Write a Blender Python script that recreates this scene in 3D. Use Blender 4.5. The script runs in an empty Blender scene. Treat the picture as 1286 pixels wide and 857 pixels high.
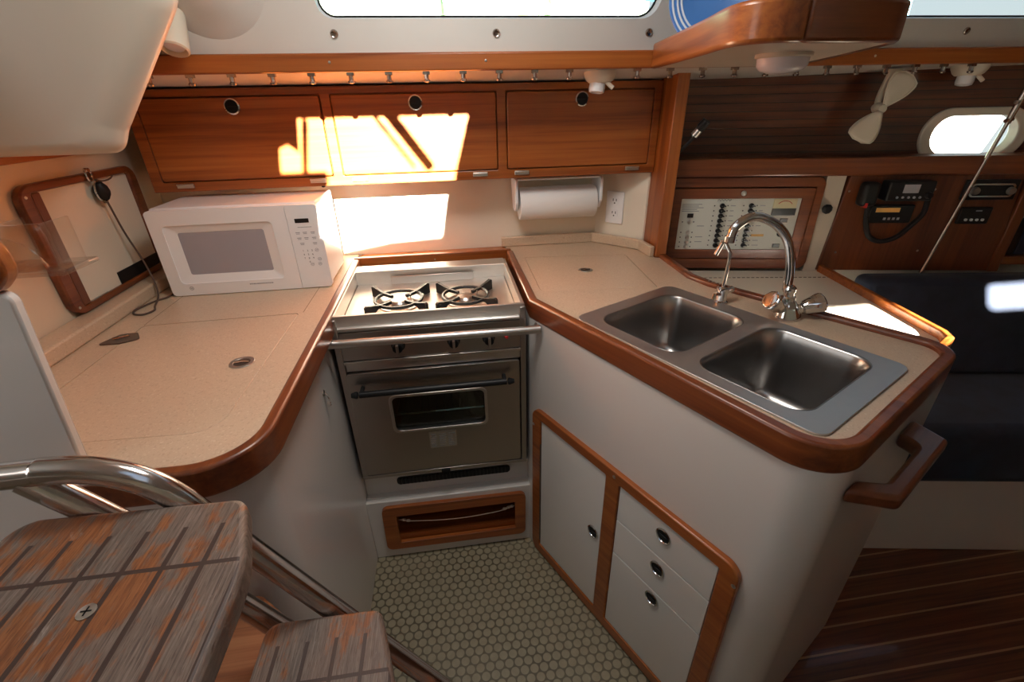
import bpy, bmesh, math, random
from mathutils import Vector, Matrix
random.seed(7)
C = bpy.context.scene.collection
PI = math.pi
X, Y, Z = Vector((1, 0, 0)), Vector((0, 1, 0)), Vector((0, 0, 1))

# ------------------------------------------------------------------ materials
def new_mat(name):
    m = bpy.data.materials.new(name); m.use_nodes = True
    nt = m.node_tree; b = nt.nodes['Principled BSDF']
    return m, nt, b
def nd(nt, t, **k):
    n = nt.nodes.new(t)
    for a, v in k.items(): setattr(n, a, v)
    return n
def pos(nt):
    return nd(nt, 'ShaderNodeNewGeometry').outputs['Position']
def mapped(nt, src, rot=0.0, scale=(1, 1, 1)):
    a = nd(nt, 'ShaderNodeMapping'); a.inputs['Rotation'].default_value = (0, 0, rot); nt.links.new(src, a.inputs[0])
    b = nd(nt, 'ShaderNodeMapping'); b.inputs['Scale'].default_value = scale; nt.links.new(a.outputs[0], b.inputs[0])
    return b.outputs[0]
def noise(nt, vec, scale, detail=3, rough=.5, dist=0):
    n = nd(nt, 'ShaderNodeTexNoise'); n.inputs['Scale'].default_value = scale; n.inputs['Detail'].default_value = detail
    n.inputs['Roughness'].default_value = rough; n.inputs['Distortion'].default_value = dist
    nt.links.new(vec, n.inputs['Vector']); return n.outputs['Fac']
def ramp(nt, fac, stops):
    r = nd(nt, 'ShaderNodeValToRGB'); el = r.color_ramp.elements
    while len(el) < len(stops): el.new(.5)
    for e, (p, c) in zip(el, stops):
        e.position = p; e.color = (c[0], c[1], c[2], 1)
    nt.links.new(fac, r.inputs[0]); return r.outputs[0]
def mixc(nt, fac, a, b, mode='MIX'):
    m = nd(nt, 'ShaderNodeMix', data_type='RGBA', blend_type=mode)
    for s, v in ((m.inputs[0], fac), (m.inputs[6], a), (m.inputs[7], b)):
        if isinstance(v, (int, float)): s.default_value = v
        elif isinstance(v, tuple): s.default_value = (v[0], v[1], v[2], 1)
        else: nt.links.new(v, s)
    return m.outputs[2]
def math_(nt, op, a, b=None, c=None, clamp=False):
    m = nd(nt, 'ShaderNodeMath', operation=op, use_clamp=clamp)
    for i, v in enumerate((a, b, c)):
        if v is None: continue
        if isinstance(v, (int, float)): m.inputs[i].default_value = v
        else: nt.links.new(v, m.inputs[i])
    return m.outputs[0]
def bump(nt, b, h, strength, dist=.002):
    n = nd(nt, 'ShaderNodeBump'); n.inputs['Strength'].default_value = strength; n.inputs['Distance'].default_value = dist
    nt.links.new(h, n.inputs['Height']); nt.links.new(n.outputs[0], b.inputs['Normal'])
def plain(name, col, rough=.5, metal=0, var=.06, vs=8, coat=0, bstr=0, bs=200, spec=.5):
    m, nt, b = new_mat(name)
    f = noise(nt, pos(nt), vs, 4)
    lo = tuple(c * (1 - var) for c in col); hi = tuple(min(1, c * (1 + var)) for c in col)
    nt.links.new(ramp(nt, f, [(.3, lo), (.7, hi)]), b.inputs['Base Color'])
    b.inputs['Roughness'].default_value = rough; b.inputs['Metallic'].default_value = metal
    b.inputs['Coat Weight'].default_value = coat; b.inputs['Coat Roughness'].default_value = .1
    b.inputs['Specular IOR Level'].default_value = spec
    if bstr: bump(nt, b, noise(nt, pos(nt), bs, 2), bstr, .0005)
    return m
def wood(name, grain='x', rot=0.0, dark=(.18, .040, .007), mid=(.315, .083, .014), light=(.41, .128, .024), rough=.36, coat=.35, fine=80):
    m, nt, b = new_mat(name)
    s = {'x': (2.2, fine, fine), 'y': (fine, 2.2, fine), 'z': (fine, fine, 2.2)}[grain]
    p = pos(nt)
    v = mapped(nt, p, -rot, s)
    v2 = mapped(nt, p, -rot, tuple(q * .22 for q in s))
    f1 = noise(nt, v, 1, 4, .6, .4); f2 = noise(nt, v2, 1, 3, .5, .8)
    f = math_(nt, 'ADD', math_(nt, 'MULTIPLY', f1, .5), math_(nt, 'MULTIPLY', f2, .5))
    nt.links.new(ramp(nt, f, [(.36, dark), (.5, mid), (.66, light)]), b.inputs['Base Color'])
    b.inputs['Roughness'].default_value = rough
    b.inputs['Coat Weight'].default_value = coat; b.inputs['Coat Roughness'].default_value = .18
    bump(nt, b, f1, .12, .0006)
    return m

ANG_F = math.atan2(-.898, .441); ANG_E = math.atan2(.471, .882); ANG_N = math.atan2(-.215, .977)
M = {}
M['teak_x'] = wood('teak_grain_x', 'x'); M['teak_y'] = wood('teak_grain_y', 'y'); M['teak_z'] = wood('teak_grain_z', 'z')
M['teak_f'] = wood('teak_front', 'x', ANG_F); M['teak_e'] = wood('teak_end', 'x', ANG_E)
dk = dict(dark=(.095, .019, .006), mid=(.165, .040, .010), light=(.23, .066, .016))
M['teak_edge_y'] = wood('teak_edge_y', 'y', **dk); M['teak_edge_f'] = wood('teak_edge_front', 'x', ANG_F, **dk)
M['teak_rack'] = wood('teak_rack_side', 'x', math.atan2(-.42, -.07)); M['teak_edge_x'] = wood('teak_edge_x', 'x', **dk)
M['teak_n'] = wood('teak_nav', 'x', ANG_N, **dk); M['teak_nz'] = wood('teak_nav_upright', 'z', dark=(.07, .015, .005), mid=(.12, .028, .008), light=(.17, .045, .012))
M['teak_dark'] = wood('teak_handle', 'x', ANG_E, dark=(.06, .013, .005), mid=(.11, .027, .008), light=(.16, .045, .013))

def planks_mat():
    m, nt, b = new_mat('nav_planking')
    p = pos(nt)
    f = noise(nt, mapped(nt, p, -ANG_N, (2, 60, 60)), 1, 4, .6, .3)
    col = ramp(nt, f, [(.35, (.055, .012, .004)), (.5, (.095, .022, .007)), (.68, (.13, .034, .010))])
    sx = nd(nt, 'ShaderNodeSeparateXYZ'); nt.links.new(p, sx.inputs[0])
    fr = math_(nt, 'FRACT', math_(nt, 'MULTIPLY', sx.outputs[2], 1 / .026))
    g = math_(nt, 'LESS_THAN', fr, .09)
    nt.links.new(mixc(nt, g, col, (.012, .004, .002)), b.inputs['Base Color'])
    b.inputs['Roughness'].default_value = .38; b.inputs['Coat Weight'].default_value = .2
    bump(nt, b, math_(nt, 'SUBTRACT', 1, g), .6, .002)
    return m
M['planking'] = planks_mat()

def step_mat():
    """weathered teak with routed anti-slip grooves"""
    m, nt, b = new_mat('weathered_step')
    p = pos(nt); sx = nd(nt, 'ShaderNodeSeparateXYZ'); nt.links.new(p, sx.inputs[0])
    f = noise(nt, mapped(nt, p, 0, (420, 22, 60)), 1, 4, .65, .3)
    pores = noise(nt, mapped(nt, p, 0, (900, 60, 60)), 1, 2, .5, 0)
    worn = noise(nt, mapped(nt, p, 0, (8, 5, 6)), 1, 5, .62, .5)
    worn2 = noise(nt, mapped(nt, p, 0, (70, 20, 10)), 1, 4, .7, .3)
    w = math_(nt, 'ADD', math_(nt, 'MULTIPLY', worn, .62), math_(nt, 'MULTIPLY', worn2, .38))
    c1 = ramp(nt, f, [(.28, (.13, .040, .012)), (.52, (.255, .090, .028)), (.75, (.34, .135, .050))])
    c2 = ramp(nt, f, [(.28, (.085, .058, .045)), (.52, (.165, .122, .098)), (.75, (.27, .21, .175))])
    mask = ramp(nt, w, [(.445, (0, 0, 0)), (.50, (1, 1, 1))])
    col = mixc(nt, mask, c1, c2)
    scr = ramp(nt, noise(nt, mapped(nt, p, 0, (60, 26, 20)), 1, 5, .75, .6), [(.62, (0, 0, 0)), (.72, (1, 1, 1))])
    col = mixc(nt, math_(nt, 'MULTIPLY', scr, .45), col, (.42, .36, .32))
    col = mixc(nt, ramp(nt, pores, [(.30, (.8, .8, .8)), (.40, (0, 0, 0))]), col, (.06, .028, .016))
    fx = math_(nt, 'FRACT', math_(nt, 'ADD', math_(nt, 'MULTIPLY', sx.outputs[0], 1 / .0405), 100.15 + .5))
    gx = math_(nt, 'LESS_THAN', math_(nt, 'ABSOLUTE', math_(nt, 'SUBTRACT', fx, .5)), .068)
    gx = math_(nt, 'MULTIPLY', gx, math_(nt, 'LESS_THAN', sx.outputs[1], .424))
    gy = math_(nt, 'LESS_THAN', math_(nt, 'ABSOLUTE', math_(nt, 'SUBTRACT', sx.outputs[1], .370)), .0026)
    g = math_(nt, 'MAXIMUM', gx, gy)
    nrm = nd(nt, 'ShaderNodeNewGeometry'); sn = nd(nt, 'ShaderNodeSeparateXYZ'); nt.links.new(nrm.outputs['Normal'], sn.inputs[0])
    g = math_(nt, 'MULTIPLY', g, math_(nt, 'GREATER_THAN', sn.outputs[2], .9))
    col = mixc(nt, g, col, (.050, .026, .019))
    nt.links.new(col, b.inputs['Base Color'])
    b.inputs['Roughness'].default_value = .5
    h = math_(nt, 'SUBTRACT', math_(nt, 'MULTIPLY', f, .35), g)
    bump(nt, b, h, .9, .0015)
    return m
M['step'] = step_mat()
M['step_side'] = wood('weathered_step_edge', 'x', 0, dark=(.11, .033, .012), mid=(.26, .09, .032), light=(.40, .17, .07), rough=.5, coat=0)

def tile_mat():
    m, nt, b = new_mat('penny_tile_floor')
    p = pos(nt)
    P = .028
    v = mapped(nt, p, .0, (1 / P, 1 / P, 0))
    def lattice(off):
        a = nd(nt, 'ShaderNodeVectorMath', operation='ADD'); nt.links.new(v, a.inputs[0]); a.inputs[1].default_value = (400 + off[0], 400 * 1.7320508 + off[1], 0)
        q = nd(nt, 'ShaderNodeVectorMath', operation='MODULO'); nt.links.new(a.outputs[0], q.inputs[0]); q.inputs[1].default_value = (1, 1.7320508, 1)
        s = nd(nt, 'ShaderNodeVectorMath', operation='SUBTRACT'); nt.links.new(q.outputs[0], s.inputs[0]); s.inputs[1].default_value = (.5, .8660254, 0)
        l = nd(nt, 'ShaderNodeVectorMath', operation='LENGTH'); nt.links.new(s.outputs[0], l.inputs[0])
        return l.outputs['Value']
    d = math_(nt, 'MINIMUM', lattice((0, 0)), lattice((.5, .8660254)))
    mask = ramp(nt, d, [(.405, (1, 1, 1)), (.455, (0, 0, 0))])
    n = noise(nt, p, 40, 2)
    tile = ramp(nt, n, [(.3, (.27, .235, .155)), (.7, (.33, .29, .195))])
    dirt = noise(nt, p, 5, 3)
    grout = ramp(nt, dirt, [(.35, (.105, .085, .050)), (.65, (.15, .125, .08))])
    nt.links.new(mixc(nt, mask, grout, tile), b.inputs['Base Color'])
    b.inputs['Roughness'].default_value = .45
    bump(nt, b, mask, .4, .0008)
    return m
M['tile'] = tile_mat()
def sole_mat():
    m, nt, b = new_mat('teak_and_holly_sole')
    p = pos(nt); sx = nd(nt, 'ShaderNodeSeparateXYZ'); nt.links.new(p, sx.inputs[0])
    f = noise(nt, mapped(nt, p, 0, (2, 60, 60)), 1, 4, .6, .3)
    col = ramp(nt, f, [(.35, (.05, .013, .006)), (.5, (.115, .033, .013)), (.68, (.17, .055, .02))])
    fr = math_(nt, 'FRACT', math_(nt, 'MULTIPLY', math_(nt, 'SUBTRACT', sx.outputs[1], .6335 - .0685 * 20), 1 / .0685))
    g = math_(nt, 'LESS_THAN', fr, .085)
    nt.links.new(mixc(nt, g, col, (.34, .19, .10)), b.inputs['Base Color'])
    b.inputs['Roughness'].default_value = .4; b.inputs['Coat Weight'].default_value = .2
    return m
M['sole'] = sole_mat()
def counter_mat():
    m, nt, b = new_mat('speckled_countertop')
    p = pos(nt)
    v = nd(nt, 'ShaderNodeTexVoronoi'); v.inputs['Scale'].default_value = 330; nt.links.new(p, v.inputs['Vector'])
    sp = ramp(nt, v.outputs['Color'], [(.12, (.49, .36, .25)), (.25, (.58, .44, .315)), (.8, (.60, .46, .33)), (.93, (.68, .56, .43))])
    nt.links.new(mixc(nt, .18, sp, ramp(nt, noise(nt, p, 900, 1), [(.4, (.46, .33, .22)), (.6, (.70, .57, .43))])), b.inputs['Base Color'])
    b.inputs['Roughness'].default_value = .32
    return m
M['counter'] = counter_mat()
M['gel'] = plain('white_gelcoat', (.72, .69, .66), .22, var=.02, vs=3, coat=.3)
M['gel_warm'] = plain('cream_gelcoat', (.62, .55, .46), .38, var=.03, vs=3)
M['wall'] = plain('cream_wall_liner', (.80, .74, .62), .35, var=.02, vs=3)
M['wall_warm_lit'] = plain('warm_lit_wall_liner', (.74, .62, .47), .35, var=.02, vs=3)  # same cream liner, with warm bounced light mixed into the colour
M['headliner'] = plain('grey_liner', (.66, .65, .62), .55, var=.02)
M['door_white'] = plain('white_laminate', (.80, .785, .76), .3, var=.01)
M['plastic'] = plain('white_plastic', (.88, .89, .91), .3, var=.01)
M['ivory'] = plain('ivory_plastic', (.78, .72, .60), .35, var=.02)
M['black'] = plain('black_plastic', (.010, .010, .011), .42, var=.1, spec=.3)
M['matte_black'] = plain('black_iron', (.010, .010, .010), .55, var=.2)
M['paper'] = plain('paper_towel', (.88, .87, .86), .9, var=.01, bstr=.4, bs=300)
M['oven_glass_grey'] = plain('grey_oven_window', (.38, .38, .43), .25, var=.02)
M['mark'] = plain('grey_print', (.30, .32, .36), .5, var=.02)
M['darkmark'] = plain('dark_print', (.06, .06, .07), .5, var=.02)
M['panel_white'] = plain('switch_panel_white', (.72, .74, .68), .4, var=.02)
M['orange'] = plain('orange_print', (.75, .42, .12), .5)
M['red'] = plain('red_print', (.5, .03, .03), .4)
M['seam'] = plain('dark_seam', (.22, .14, .08), .8)
M['rope'] = plain('tan_cord', (.42, .30, .24), .8)
M['darkcord'] = plain('brown_cord', (.10, .06, .045), .6)
M['brown_pull'] = plain('brown_hinge', (.14, .10, .08), .3, metal=.6)
M['plate'] = plain('blue_plate', (.06, .20, .55), .35, var=.04)
M['plate_white'] = plain('pale_plate_stripe', (.62, .70, .80), .25, var=.04)
M['canvas'] = plain('blue_canvas', (.16, .42, .55), .8, var=.3, vs=2)
M['hull'] = plain('white_hull', (.85, .86, .84), .4)
M['fol'] = plain('foliage_far', (.34, .46, .30), .8, var=.5, vs=2)
M['meter'] = plain('meter_face', (.75, .68, .45), .4)
M['diffuser'] = plain('lamp_diffuser', (.78, .74, .80), .25, var=.01)
def brushed(name, col, rough, sc):
    m, nt, b = new_mat(name)
    f = noise(nt, mapped(nt, pos(nt), 0, sc), 1, 3, .6)
    nt.links.new(ramp(nt, f, [(.3, tuple(c * .96 for c in col)), (.7, col)]), b.inputs['Base Color'])
    b.inputs['Metallic'].default_value = 1
    r = ramp(nt, f, [(.3, (rough * .93,) * 3), (.7, (rough * 1.08,) * 3)])
    nt.links.new(r, b.inputs['Roughness'])
    return m
M['steel'] = brushed('brushed_steel', (.68, .65, .62), .30, (8, 500, 500))
M['cooktop'] = brushed('cooktop_steel', (.80, .78, .74), .42, (60, 60, 60))
M['steel_dark'] = brushed('oven_door_steel', (.47, .43, .40), .30, (8, 500, 500))
M['sink'] = brushed('sink_steel', (.70, .70, .70), .40, (60, 60, 60))
M['sinkbowl'] = brushed('sink_bowl_steel', (.40, .39, .38), .30, (90, 40, 12))
M['chrome'] = plain('chrome', (.72, .71, .70), .07, metal=1, var=.02)
M['tube'] = plain('polished_tube', (.60, .56, .54), .16, metal=1, var=.05)
M['bronze'] = plain('tie_rod_metal', (.42, .36, .32), .25, metal=1, var=.1)
def fabric():
    m, nt, b = new_mat('navy_upholstery')
    p = pos(nt)
    f = noise(nt, p, 14, 5, .6); f2 = noise(nt, p, 600, 1)
    nt.links.new(ramp(nt, f, [(.3, (.006, .011, .026)), (.7, (.013, .023, .050))]), b.inputs['Base Color'])
    b.inputs['Roughness'].default_value = .9; b.inputs['Sheen Weight'].default_value = .1
    bump(nt, b, f2, .3, .001); return m
M['fabric'] = fabric()
def glassy(name, tint, amount):
    m, nt, b = new_mat(name); nt.nodes.remove(b)
    t = nd(nt, 'ShaderNodeBsdfTransparent'); t.inputs[0].default_value = (*tint, 1)
    g = nd(nt, 'ShaderNodeBsdfGlossy'); g.inputs['Roughness'].default_value = .03
    mx = nd(nt, 'ShaderNodeMixShader')
    fr = nd(nt, 'ShaderNodeLayerWeight'); fr.inputs['Blend'].default_value = .5
    nt.links.new(math_(nt, 'ADD', math_(nt, 'MULTIPLY', math_(nt, 'POWER', fr.outputs['Facing'], 4), .5), amount, clamp=True), mx.inputs[0])
    nt.links.new(t.outputs[0], mx.inputs[1]); nt.links.new(g.outputs[0], mx.inputs[2])
    nt.links.new(mx.outputs[0], nt.nodes['Material Output'].inputs[0]); return m
M['glass'] = glassy('window_glass', (.93, .97, .97), .02)
M['oven_glass'] = glassy('oven_glass', (.55, .58, .52), .10)
M['acrylic'] = glassy('clear_acrylic', (.96, .95, .93), .13)

# ------------------------------------------------------------------ geometry helpers
def quad(bm, pts):
    return bm.faces.new([bm.verts.new(p) for p in pts])
def box(bm, lo, hi, F=None):
    """axis box lo..hi, optionally in a frame F=(O,U,V,W)"""
    cs = [(a, b, c) for a in (lo[0], hi[0]) for b in (lo[1], hi[1]) for c in (lo[2], hi[2])]
    if F: vs = [bm.verts.new(F[0] + F[1] * a + F[2] * b + F[3] * c) for a, b, c in cs]
    else: vs = [bm.verts.new(c) for c in cs]
    for f in ((0, 1, 3, 2), (4, 6, 7, 5), (0, 4, 5, 1), (2, 3, 7, 6), (0, 2, 6, 4), (1, 5, 7, 3)):
        bm.faces.new([vs[i] for i in f])
def rpoly(pts, r, seg=6):
    """2D polygon with rounded corners; r a number or a list"""
    n = len(pts); out = []
    rs = r if isinstance(r, (list, tuple)) else [r] * n
    for i in range(n):
        p = Vector(pts[i]).to_2d(); a = Vector(pts[i - 1]).to_2d(); b = Vector(pts[(i + 1) % n]).to_2d()
        if rs[i] <= 0: out.append((p.x, p.y)); continue
        u = (a - p); v = (b - p); lu, lv = u.length, v.length; u.normalize(); v.normalize()
        ang = math.acos(max(-1, min(1, u.dot(v))))
        if ang > PI - .02: out.append((p.x, p.y)); continue
        t = min(rs[i] / math.tan(ang / 2), lu * .49, lv * .49); rr = t * math.tan(ang / 2)
        bis = (u + v).normalized(); c = p + bis * (rr / math.sin(ang / 2))
        s = p + u * t; e = p + v * t
        a0 = math.atan2(s.y - c.y, s.x - c.x); a1 = math.atan2(e.y - c.y, e.x - c.x)
        d = (a1 - a0 + PI) % (2 * PI) - PI
        for k in range(seg + 1):
            q = a0 + d * k / seg; out.append((c.x + rr * math.cos(q), c.y + rr * math.sin(q)))
    return out
def rrect(u0, v0, u1, v1, r, seg=6): return rpoly([(u0, v0), (u1, v0), (u1, v1), (u0, v1)], r, seg)
def circ(u, v, r, n=20): return [(u + r * math.cos(2 * PI * k / n), v + r * math.sin(2 * PI * k / n)) for k in range(n)]
WF = (Vector((0, 0, 0)), X, Y, Z)
def prism(bm, outer, F=WF, w0=0, w1=.01, holes=()):
    O, U, V, W = F
    loops = [outer] + list(holes)
    caps = []
    for w in (w0, w1):
        rings = [[bm.verts.new(O + U * p[0] + V * p[1] + W * w) for p in lp] for lp in loops]
        caps.append(rings)
        if len(loops) == 1: bm.faces.new(rings[0])
        else:
            es = []
            for rg in rings:
                for i in range(len(rg)): es.append(bm.edges.new((rg[i - 1], rg[i])))
            bmesh.ops.triangle_fill(bm, edges=es, use_beauty=True, use_dissolve=False)
    for ra, rb in zip(*caps):
        for i in range(len(ra)):
            bm.faces.new((ra[i - 1], ra[i], rb[i], rb[i - 1]))
def offset_path(path, d, closed=False):
    n = len(path); out = []
    for i in range(n):
        p = Vector(path[i])
        a = Vector(path[i - 1]) if (i > 0 or closed) else None
        b = Vector(path[(i + 1) % n]) if (i < n - 1 or closed) else None
        d1 = (p - a).normalized() if a is not None else None
        d2 = (b - p).normalized() if b is not None else None
        if d1 is None: d1 = d2
        if d2 is None: d2 = d1
        n1 = Vector((d1.y, -d1.x)); n2 = Vector((d2.y, -d2.x)); m = (n1 + n2).normalized()
        k = d / max(.35, m.dot(n1)); out.append((p.x + m.x * k, p.y + m.y * k))
    return out
def band(bm, path, w, z0, z1, F=WF, side=0):
    """strip of width w along an open 2D path (side: -1 left, 0 centred, 1 right)"""
    a, b = {0: (-w / 2, w / 2), 1: (0, w), -1: (-w, 0)}[side]
    L = offset_path(path, a); R = offset_path(path, b)
    O, U, V, W = F
    ring = []
    for l, r in zip(L, R):
        ring.append([bm.verts.new(O + U * q[0] + V * q[1] + W * h) for q, h in ((l, z0), (r, z0), (r, z1), (l, z1))])
    for a_, b_ in zip(ring, ring[1:]):
        for i in range(4): bm.faces.new((a_[i - 1], a_[i], b_[i], b_[i - 1]))
    bm.faces.new(ring[0]); bm.faces.new(ring[-1])
def tube(bm, pts, r, seg=12, closed=False):
    pts = [Vector(p) for p in pts]; n = len(pts)
    rs = r if isinstance(r, (list, tuple)) else [r] * n
    rings = []; nrm = None
    for i, p in enumerate(pts):
        a = pts[i - 1] if (i > 0 or closed) else p; b = pts[(i + 1) % n] if (i < n - 1 or closed) else p
        t = (b - a).normalized()
        if nrm is None:
            nrm = t.orthogonal().normalized()
        else:
            nrm = (nrm - t * nrm.dot(t))
            nrm = nrm.normalized() if nrm.length > 1e-6 else t.orthogonal().normalized()
        bi = t.cross(nrm)
        rings.append([bm.verts.new(p + (nrm * math.cos(2 * PI * k / seg) + bi * math.sin(2 * PI * k / seg)) * rs[i]) for k in range(seg)])
    pr = list(zip(rings, rings[1:])) + ([(rings[-1], rings[0])] if closed else [])
    for a, b in pr:
        for k in range(seg): bm.faces.new((a[k - 1], a[k], b[k], b[k - 1]))
    if not closed:
        bm.faces.new(rings[0]); bm.faces.new(rings[-1])
def smooth_path(pts, k=8):
    """Catmull-Rom through points"""
    P = [Vector(p) for p in pts]; P = [P[0] * 2 - P[1]] + P + [P[-1] * 2 - P[-2]]; out = []
    for i in range(1, len(P) - 2):
        for j in range(k):
            t = j / k; a, b, c, d = P[i - 1:i + 3]
            out.append(.5 * ((2 * b) + (c - a) * t + (2 * a - 5 * b + 4 * c - d) * t * t + (3 * b - a - 3 * c + d) * t ** 3))
    out.append(P[-2]); return out
def lathe(bm, prof, O, A=Z, seg=20, cap=True):
    """profile of (radius, height) revolved about axis A through O"""
    O = Vector(O); A = Vector(A).normalized(); u = A.orthogonal().normalized(); v = A.cross(u)
    rings = []
    for r, h in prof:
        if r < 1e-6: rings.append([bm.verts.new(O + A * h)])
        else: rings.append([bm.verts.new(O + A * h + (u * math.cos(2 * PI * k / seg) + v * math.sin(2 * PI * k / seg)) * r) for k in range(seg)])
    for a, b in zip(rings, rings[1:]):
        for k in range(seg):
            f = [a[k - 1] if len(a) > 1 else a[0], a[k] if len(a) > 1 else None, b[k] if len(b) > 1 else b[0], b[k - 1] if len(b) > 1 else None]
            f = [q for q in f if q is not None]
            if len(f) > 2: bm.faces.new(f)
    for rg, r in ((rings[0], prof[0][0]), (rings[-1], prof[-1][0])):
        if len(rg) > 1 and cap: bm.faces.new(rg)
def loft(bm, loops, cap0=True, cap1=True):
    rings = [[bm.verts.new(p) for p in lp] for lp in loops]
    for a, b in zip(rings, rings[1:]):
        for k in range(len(a)): bm.faces.new((a[k - 1], a[k], b[k], b[k - 1]))
    if cap0: bm.faces.new(rings[0])
    if cap1: bm.faces.new(rings[-1])

def obj(name, bm, m, parent=None, bevel=0, seg=2, at=None, sharp=35):
    bmesh.ops.recalc_face_normals(bm, faces=bm.faces)
    me = bpy.data.meshes.new(name)
    vs = [v.co for v in bm.verts]
    if parent is not None:
        o = None; org = Vector((0, 0, 0)); q = parent
        while q is not None: org += q.location; q = q.parent
    else:
        lo = [min(v[i] for v in vs) for i in range(3)]; hi = [max(v[i] for v in vs) for i in range(3)]
        org = Vector(at) if at else Vector(((lo[0] + hi[0]) / 2, (lo[1] + hi[1]) / 2, lo[2]))
    base = org.copy()
    if parent is not None:
        # part origin: its own bbox centre, relative to the parent
        lo = [min(v[i] for v in vs) for i in range(3)]; hi = [max(v[i] for v in vs) for i in range(3)]
        ctr = Vector([(lo[i] + hi[i]) / 2 for i in range(3)])
    else: ctr = org
    for v in bm.verts: v.co -= ctr
    bm.to_mesh(me); bm.free()
    for p in me.polygons: p.use_smooth = True
    me.set_sharp_from_angle(angle=math.radians(sharp))
    o = bpy.data.objects.new(name, me); C.objects.link(o)
    me.materials.append(M[m] if isinstance(m, str) else m)
    if parent is not None: o.parent = parent; o.location = ctr - base
    else: o.location = org
    if bevel:
        b = o.modifiers.new('bevel', 'BEVEL'); b.width = bevel; b.segments = seg; b.limit_method = 'ANGLE'; b.angle_limit = math.radians(40)
        b.harden_normals = False
    return o
def tag(o, label=None, cat=None, group=None, kind=None):
    if label: o['label'] = label
    if cat: o['category'] = cat
    if group: o['group'] = group
    if kind: o['kind'] = kind
    return o
def thing(name, loc, label, cat, group=None):
    o = bpy.data.objects.new(name, None); C.objects.link(o); o.location = loc; o.empty_display_size = .05
    return tag(o, label, cat, group)
def struct(name, bm, m, bevel=0, parent=None, **k):
    o = obj(name, bm, m, parent, bevel, **k)
    if parent is None: o['kind'] = 'structure'
    return o
def B(): return bmesh.new()
def copy_tree(o, parent=None):
    c = o.copy(); C.objects.link(c); c.parent = parent
    for ch in o.children: copy_tree(ch, c)
    return c
def boxobj(name, lo, hi, m, parent=None, bevel=.002, F=None):
    bm = B(); box(bm, lo, hi, F); return obj(name, bm, m, parent, bevel)
def text(name, body, size, F, m, parent=None, depth=.0004, shear=0):
    """flat lettering placed in frame F=(origin, right, up, normal)"""
    cu = bpy.data.curves.new(name, 'FONT'); cu.body = body; cu.size = size; cu.extrude = depth; cu.shear = shear; cu.align_x = 'CENTER'; cu.align_y = 'CENTER'
    to = bpy.data.objects.new(name, cu); C.objects.link(to)
    dg = bpy.context.evaluated_depsgraph_get(); dg.update()
    me = bpy.data.meshes.new_from_object(to.evaluated_get(dg)); bpy.data.objects.remove(to)
    O, U, V, W = F; bm = B(); bm.from_mesh(me)
    for v in bm.verts: v.co = O + U * v.co.x + V * v.co.y + W * (v.co.z)
    return obj(name, bm, m, parent)
def FR(O, U, V):
    U = Vector(U).normalized(); V = Vector(V).normalized(); return (Vector(O), U, V, U.cross(V))
def onto(F, u, v, w=0): return F[0] + F[1] * u + F[2] * v + F[3] * w

# frames
PF = (Vector((.22, 1.15, 0)), Vector((.441, -.898, 0)).normalized(), Z, Vector((-.898, -.441, 0)).normalized())    # peninsula front
PE = (Vector((.562, .453, 0)), Vector((.882, .471, 0)).normalized(), Z, Vector((.471, -.882, 0)).normalized())      # peninsula end
NF = (Vector((.80, 1.60, 0)), Vector((.977, -.215, 0)).normalized(), Z, Vector((-.215, -.977, 0)).normalized())     # nav wall
CT = .95   # counter height

def grow2(poly, d):
    a = sum(poly[i - 1][0] * poly[i][1] - poly[i][0] * poly[i - 1][1] for i in range(len(poly)))
    return offset_path(poly, d if a > 0 else -d, True)
# ------------------------------------------------------------------ the setting
bm = B(); prism(bm, [(-1.6, -1.5), (.72, -1.5), (.72, .60), (.95, .75), (.95, 1.6), (-1.6, 1.6)], WF, -.05, 0)
struct('floor', bm, 'tile')
bm = B(); prism(bm, [(.722, -1.5), (3.3, -1.5), (3.3, 2.2), (.952, 2.2), (.952, .75), (.722, .60)], WF, -.05, .001)
struct('floor', bm, 'sole')
boxes = [('wall_left', (-1.03, .69, 0), (-.96, 2.2, 1.56), 'wall_warm_lit'),
         ('wall_forward', (3.3, -1.5, 0), (3.36, 2.3, 2.0), 'teak_z')]
for n, lo, hi, m in boxes:
    bm = B(); box(bm, lo, hi); struct(n, bm, m)
bm = B(); prism(bm, [(-1.5, 0), (1.4, 0), (1.4, 1.96), (-1.5, 1.96)], (Vector((-1.6, 0, 0)), Y, Z, X), -.05, 0, [[(-.25, 1.0), (.40, 1.0), (.40, 1.90), (-.25, 1.90)]])
struct('wall_aft', bm, 'gel_warm')
# back wall with its angled return beside the bulkhead
bm = B(); prism(bm, [(-.96, 1.765), (.575, 1.765), (.712, 1.615), (.72, 1.615), (.72, 1.9), (-.96, 1.9)], WF, 0, 1.55)
struct('wall_back', bm, 'wall')
# bulkhead between galley and chart table
bm = B(); prism(bm, [(.718, 1.513), (.742, 1.513), (.742, 2.15), (.718, 2.15)], WF, .0, 1.53)
struct('wall_bulkhead', bm, 'teak_z')
bm = B(); box(bm, (.716, 1.497, .952), (.756, 1.513, 1.519)); struct('trim_1', bm, 'teak_z', .003)
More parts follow.
